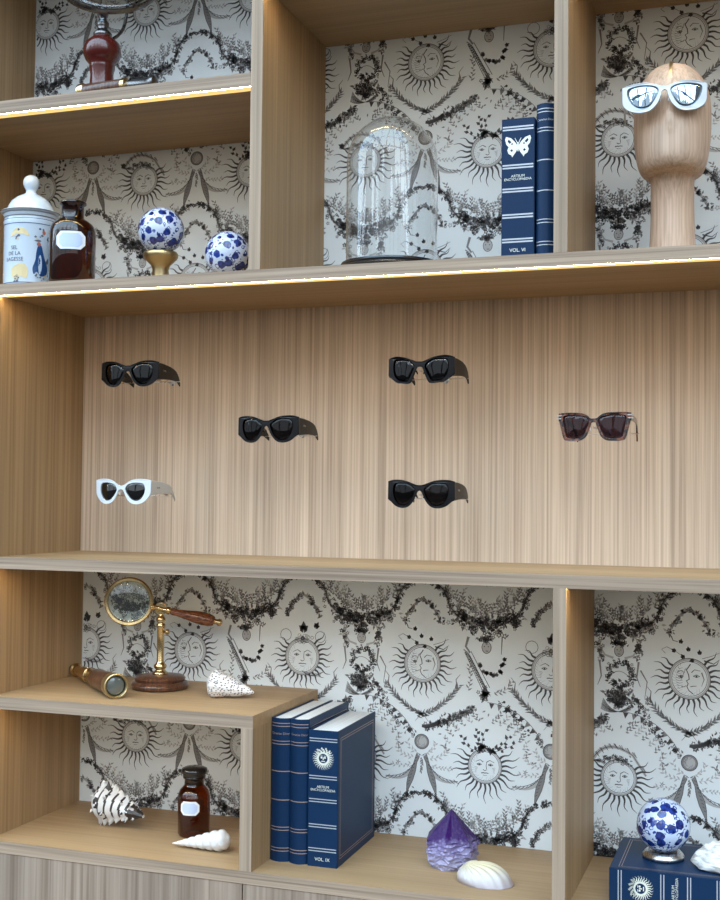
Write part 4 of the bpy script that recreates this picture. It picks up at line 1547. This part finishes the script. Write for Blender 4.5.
obj('wooden_barrel', lathe([(.0215, .205), (.0235, .208), (.0250, L_ - .028), (.0235, L_ - .025)], 48, mat=Q), M_WALNUT, t, angle=45)
obj('objective_ring', lathe([(.0250, L_ - .030), (.0275, L_ - .028), (.0280, L_), (.0255, L_ + .001), (.0225, L_ - .002), (.0220, L_ - .008)], 48, mat=Q, cap=False), M_BRASSD, t, angle=45)
gm = Mat('objective_glass')
M_OBJ = gm.surf(gm.principled(color=(.10, .11, .10), rough=.08, coat=1.0).outputs[0])
obj('objective_lens', lathe([(.0230, L_ - .009), (.018, L_ - .0065), (.010, L_ - .0052), (0, L_ - .005)], 40, mat=Q), M_OBJ, t, smooth=True)

# ------------------------------------------------------------------ magnifier and small spyglass, top left
t = thing('table_magnifier', 'round magnifier on a turned red lacquered stand with dark metal finial, top left shelf', 'magnifying glass', (-1.492, .125, C1))
obj('base', lathe([(.050, 0), (.054, .003), (.054, .010), (.046, .016), (.030, .022), (.026, .026)], 48), M_REDWOOD, t, angle=45)
obj('turned_stand', lathe([(.036, .022), (.0320, .035), (.0280, .060), (.0265, .082), (.0290, .097), (.0300, .102), (.0290, .106), (.0380, .116), (.0435, .129), (.0440, .142), (.0395, .156), (.0290, .166), (.0230, .170), (.0215, .173), (0, .174)], 48), M_REDWOOD, t, smooth=True)
obj('finial', lathe([(.0215, .170), (.0215, .180), (.0150, .187), (.0105, .191), (.0140, .197), (.0145, .205), (.0100, .211), (.0085, .216), (.0125, .222), (.0130, .230), (.0100, .240), (.0060, .247), (0, .250)], 36), M_PEWTER, t, smooth=True)
MR = Matrix.Translation((.000, .030, .305)) @ Matrix.Rotation(radians(25), 4, 'Z') @ Matrix.Rotation(radians(-38), 4, 'X') @ ROTX
rim = lathe([(.108, -.005), (.114, -.0055), (.1155, 0), (.114, .0055), (.108, .005), (.107, 0), (.108, -.005)], 80, cap=False, mat=MR)
obj('lens_rim', rim, M_PEWTER, t, angle=40)
ln = lathe([(0, -.004), (.04, -.0035), (.08, -.002), (.1085, 0), (.08, .002), (.04, .0035), (0, .004)], 64, cap=False, mat=MR)
obj('lens', ln, M_GLASS, t, smooth=True)
arm = tube(catmull([(0, .008, .16), (.02, .05, .20), (.02, .075, .26), (.012, .085, .32), (.008, .080, .36), (.006, .072, .405)], 4, closed=False), .004, 10)
obj('support_arm', arm, M_PEWTER, t, smooth=True)

t = thing('spyglass', 'small brass ended spyglass lying in front of the red lacquered stand', 'telescope', (-1.508, .058, C1))
Q = Matrix.Translation((0, 0, .020)) @ Matrix.Rotation(radians(-3), 4, 'Z') @ Matrix.Rotation(pi / 2, 4, 'Y')
obj('end_cap', lathe([(.014, 0), (.0190, .002), (.0200, .006), (.0200, .014), (.0180, .017)], 36, mat=Q), M_BRASS, t, angle=45)
obj('barrel', lathe([(.017, .014), (.0180, .016), (.0180, .118), (.016, .120)], 36, mat=Q), M_WALNUT, t, angle=45)
obj('collar', lathe([(.016, .116), (.0192, .118), (.0192, .128), (.016, .130)], 36, mat=Q), M_BRASS, t, angle=45)
obj('draw_tube', lathe([(.0125, .126), (.0130, .128), (.0130, .185), (.0150, .187), (.0150, .200), (.011, .202)], 36, mat=Q), M_PEWTER, t, angle=45)

# ------------------------------------------------------------------ shells
def spiral_shell(L, prof, whorls, bump, nt_=90, na=40, ribs=0, ribamp=0., seed=1, phase=0.):
    """along +X from the tip (0) to the wide end (L); returns bmesh with faces tagged by index layer"""
    bm = bmesh.new()
    rr = random.Random(seed)
    rings = []
    pf = catmull(prof, 12, closed=False)

    def rad(t):
        for (a, ra), (b, rb) in zip(pf, pf[1:]):
            if a <= t <= b:
                return ra + (rb - ra) * ((t - a) / ((b - a) or 1))
        return pf[-1][1]
    for i in range(nt_ + 1):
        t = i / nt_
        rg = []
        for k in range(na):
            a = 2 * pi * k / na
            ph = whorls * (t ** .75) - k / na + phase
            fr = ph % 1.0
            sh = 1 + bump * (sin(pi * fr) ** .7 - .6)
            if ribs:
                sh += ribamp * max(0, cos(ribs * a)) ** 2 * sin(pi * fr)
            r = rad(t) * sh
            rg.append(bm.verts.new((t * L, r * cos(a), r * sin(a))))
        rings.append(rg)
    for i in range(nt_):
        for k in range(na):
            bm.faces.new((rings[i][k], rings[i + 1][k], rings[i + 1][(k + 1) % na], rings[i][(k + 1) % na]))
    bm.faces.new(rings[0])
    bm.faces.new(rings[-1])
    return bm


def drop_to_floor(bm):
    z = min(v.co.z for v in bm.verts)
    for v in bm.verts:
        v.co.z -= z


# spotted cone shell: wide knobbly shoulder at left, narrow end at right
bm = spiral_shell(.112, [(0, .0018), (.1, .0075), (.35, .0165), (.6, .0245), (.80, .0300), (.88, .0285), (.95, .0165), (1, .003)], 3.0, .05, 70, 48, ribs=14, ribamp=.10)
for v in bm.verts:      # knobbly spire
    if v.co.x > .090:
        pass
bmesh.ops.rotate(bm, verts=bm.verts, cent=(0, 0, 0), matrix=Matrix.Rotation(radians(180 + 8), 3, 'Z'))
bmesh.ops.rotate(bm, verts=bm.verts, cent=(0, 0, 0), matrix=Matrix.Rotation(radians(11), 3, 'Y'))
drop_to_floor(bm)
tag(obj('cone_shell', bm, M_SPOT, loc=(-1.112, .190, E1), smooth=True), 'white cone shell with dark speckles lying on the small shelf', 'seashell')

# slender white auger shell: tip at left
bm = spiral_shell(.136, [(0, .0010), (.15, .0050), (.4, .0118), (.7, .0190), (.85, .0215), (.94, .0175), (1, .006)], 8.5, .16, 140, 40, ribs=11, ribamp=.08)
bmesh.ops.rotate(bm, verts=bm.verts, cent=(0, 0, 0), matrix=Matrix.Rotation(radians(-8), 3, 'Y'))
bmesh.ops.rotate(bm, verts=bm.verts, cent=(0, 0, 0), matrix=Matrix.Rotation(radians(4), 3, 'Z'))
drop_to_floor(bm)
tag(obj('auger_shell', bm, M_SHWHITE, loc=(-1.262, .098, F1), smooth=True), 'slender pointed white shell lying in front of the small brown bottle', 'seashell')

# murex: white body with black bands and spines, narrow end at right
bm = bmesh.new()
nt_, na = 66, 48
rings = []
prof = catmull([(0, .004), (.10, .010), (.25, .018), (.45, .030), (.62, .040), (.74, .043), (.84, .036), (.92, .022), (1, .004)], 12, closed=False)


def rad_m(t):
    for (a, ra), (b, rb) in zip(prof, prof[1:]):
        if a <= t <= b:
            return ra + (rb - ra) * ((t - a) / ((b - a) or 1))
    return prof[-1][1]


for i in range(nt_ + 1):
    t = i / nt_
    rg = []
    for k in range(na):
        a = 2 * pi * k / na
        ridge = .5 + .5 * cos(2 * pi * (t * 9 - k / na))
        va = max(0, cos(3.5 * a + t * 2.2)) ** 6
        r = rad_m(t) * (.84 + .10 * ridge + .30 * va * (.4 + .6 * ridge))
        rg.append(bm.verts.new((t * .158, r * 1.06 * cos(a), r * 1.06 * sin(a))))
    rings.append(rg)
for i in range(nt_):
    for k in range(na):
        f = bm.faces.new((rings[i][k], rings[i + 1][k], rings[i + 1][(k + 1) % na], rings[i][(k + 1) % na]))
        t = i / nt_
        a = 2 * pi * k / na
        ph = (t * 9 - k / na) % 1.0
        va = cos(3.5 * a + t * 2.2)
        f.material_index = 1 if (ph < .42 and t < .72 and va < .75) or (t < .22) or (ph < .35 and va > .3 and t >= .72) or (sin(k * .9 + 5 * t) * sin(t * 31 + k * .37) > .45 and t > .55) else 0
bm.faces.new(rings[0])
bm.faces.new(rings[-1])
rr = random.Random(4)
for i in range(54):      # spines along the varices
    t = rr.uniform(.12, .92)
    j = rr.randrange(7)
    a = (2 * pi * j - t * 2.2) / 3.5
    r = rad_m(t) * 1.05
    c0 = Vector((t * .158, r * cos(a), r * sin(a)))
    n_ = Vector((rr.uniform(-.5, .1), cos(a), sin(a))).normalized()
    s0 = len(bm.faces)
    ln_ = rr.uniform(.006, .013) * (.6 + rad_m(t) / .043 * .5)
    res = bmesh.ops.create_cone(bm, segments=7, radius1=.0035, radius2=.0006, depth=ln_, cap_ends=True,
                                matrix=Matrix.Translation(c0 + n_ * ln_ * .3) @ n_.to_track_quat('Z', 'Y').to_matrix().to_4x4())
    bm.faces.ensure_lookup_table()
    for f in bm.faces[s0:]:
        f.material_index = 1 if rr.random() < .62 else 0
bmesh.ops.rotate(bm, verts=bm.verts, cent=(0, 0, 0), matrix=Matrix.Rotation(radians(180 - 14), 3, 'Z'))
bmesh.ops.rotate(bm, verts=bm.verts, cent=(0, 0, 0), matrix=Matrix.Rotation(radians(9), 3, 'Y'))
drop_to_floor(bm)
tag(obj('murex_shell', bm, [M_SHWHITE, M_SHBLACK], loc=(-1.378, .175, F1), angle=60), 'spiny black and white banded shell on the lowest shelf', 'seashell')

# ribbed clam shell beside the amethyst
bm = bmesh.new()
na, nr = 96, 22
hx_, W_, H_, D_ = -.052, .118, .037, .088
rings = []
for j in range(nr + 1):
    t = j / nr
    rg = []
    for k in range(na):
        a = 2 * pi * k / na
        # outline: rounded, beak at left
        ex = .059 * cos(a) * (1 + .06 * cos(a))
        ey = .043 * sin(a) * (1 + .10 * cos(a))
        bx, by = -.040, -.006
        x = bx + (ex - bx) * t
        y = by + (ey - by) * t
        ang = atan2(y - by, x - bx + .004)
        q_ = sqrt((x / .059) ** 2 + (y / .043) ** 2)
        z = H_ * max(0, 1 - min(q_, 1.0) ** 2.4) ** .62
        z += .0015 * cos(ang * 34) * min(1, t * 2) * (1 if t < .999 else .7)
        if x < -.02:
            z *= 1.0 + .12 * math.exp(-((x + .036) / .016) ** 2)
        rg.append(bm.verts.new((x, y, max(z, 0) + .0015)))
    rings.append(rg)
for j in range(nr):
    for k in range(na):
        if j == 0:
            continue
        bm.faces.new((rings[j][k], rings[j + 1][k], rings[j + 1][(k + 1) % na], rings[j][(k + 1) % na]))
bm.faces.new(rings[1])
base_ = [bm.verts.new((v.co.x, v.co.y, 0)) for v in rings[-1]]
for k in range(na):
    bm.faces.new((rings[-1][k], base_[k], base_[(k + 1) % na], rings[-1][(k + 1) % na]))
bm.faces.new(base_)
for v in rings[0]:
    bm.verts.remove(v)
tag(obj('clam_shell', bm, M_CLAM, loc=(-.564, .110, F1), rot=(0, 0, radians(-6)), smooth=True), 'cream ribbed clam shell lying in front of the purple crystal', 'seashell')

# oyster shell on the flat book
bm = bmesh.new()
na, nr = 64, 16
rr = random.Random(9)
outl = [1 + .08 * sin(3 * a) + .05 * sin(7 * a + 1) for a in [2 * pi * k / na for k in range(na)]]
rings = []
for j in range(nr + 1):
    t = j / nr
    rg = []
    for k in range(na):
        a = 2 * pi * k / na
        r_ = outl[k] * t
        x, y = .062 * r_ * cos(a), .048 * r_ * sin(a)
        z = .048 * (1 - t ** 2.2) ** .8 if t < 1 else .0
        z += .0028 * sin(t * 30 + 1.3 * sin(3 * a)) * t * (1 - t) * 3 + .003 * sin(9 * a + t * 3) * t * (1 - t) * 2
        z = max(z, 0) + .006 + .003 * sin(5 * a) * t
        rg.append(bm.verts.new((x + .012 * (1 - t), y, z)))
    rings.append(rg)
for j in range(1, nr):
    for k in range(na):
        bm.faces.new((rings[j][k], rings[j + 1][k], rings[j + 1][(k + 1) % na], rings[j][(k + 1) % na]))
bm.faces.new(rings[1])
low = [bm.verts.new((v.co.x * .82, v.co.y * .82, 0)) for v in rings[-1]]
for k in range(na):
    bm.faces.new((rings[-1][k], low[k], low[(k + 1) % na], rings[-1][(k + 1) % na]))
bm.faces.new(low)
for v in rings[0]:
    bm.verts.remove(v)
tag(obj('oyster_shell', bm, M_OYST, loc=(-.095, .150, F1 + .0668), rot=(0, 0, radians(15)), smooth=True), 'rough silvery white oyster shell resting on the flat navy book', 'seashell')

# ------------------------------------------------------------------ amethyst
bm = bmesh.new()
rr = random.Random(12)
lv = [(0, .040), (.012, .050), (.030, .056), (.050, .058), (.063, .0555)]
rings = []
n6 = 7
angs = [2 * pi * k / n6 + rr.uniform(-.12, .12) for k in range(n6)]
for z, r in lv:
    rings.append([bm.verts.new((r * cos(a) * rr.uniform(.95, 1.03), r * sin(a) * .85 * rr.uniform(.95, 1.03), z + (rr.uniform(-.006, .006) if z > .02 else 0))) for a in angs])
apex = bm.verts.new((-.001, 0, .121))
for a, b in zip(rings, rings[1:]):
    for k in range(n6):
        bm.faces.new((a[k], a[(k + 1) % n6], b[(k + 1) % n6], b[k]))
for k in range(n6):
    bm.faces.new((rings[-1][k], rings[-1][(k + 1) % n6], apex))
bm.faces.new(rings[0])
bmesh.ops.recalc_face_normals(bm, faces=bm.faces)
bot_e = [e for e in bm.edges if max(v.co.z for v in e.verts) < .072]
bmesh.ops.subdivide_edges(bm, edges=bot_e, cuts=4, use_grid_fill=True)
bmesh.ops.triangulate(bm, faces=bm.faces)
for v in bm.verts:
    if .002 < v.co.z < .060:
        v.co += Vector((rr.uniform(-1, 1), rr.uniform(-1, 1), rr.uniform(-1, 1))) * .0034
tag(obj('amethyst_point', bm, M_AMETH, loc=(-.650, .185, F1), rot=(0, 0, .35)), 'purple amethyst crystal point with pale rough base standing on the lowest shelf', 'crystal')
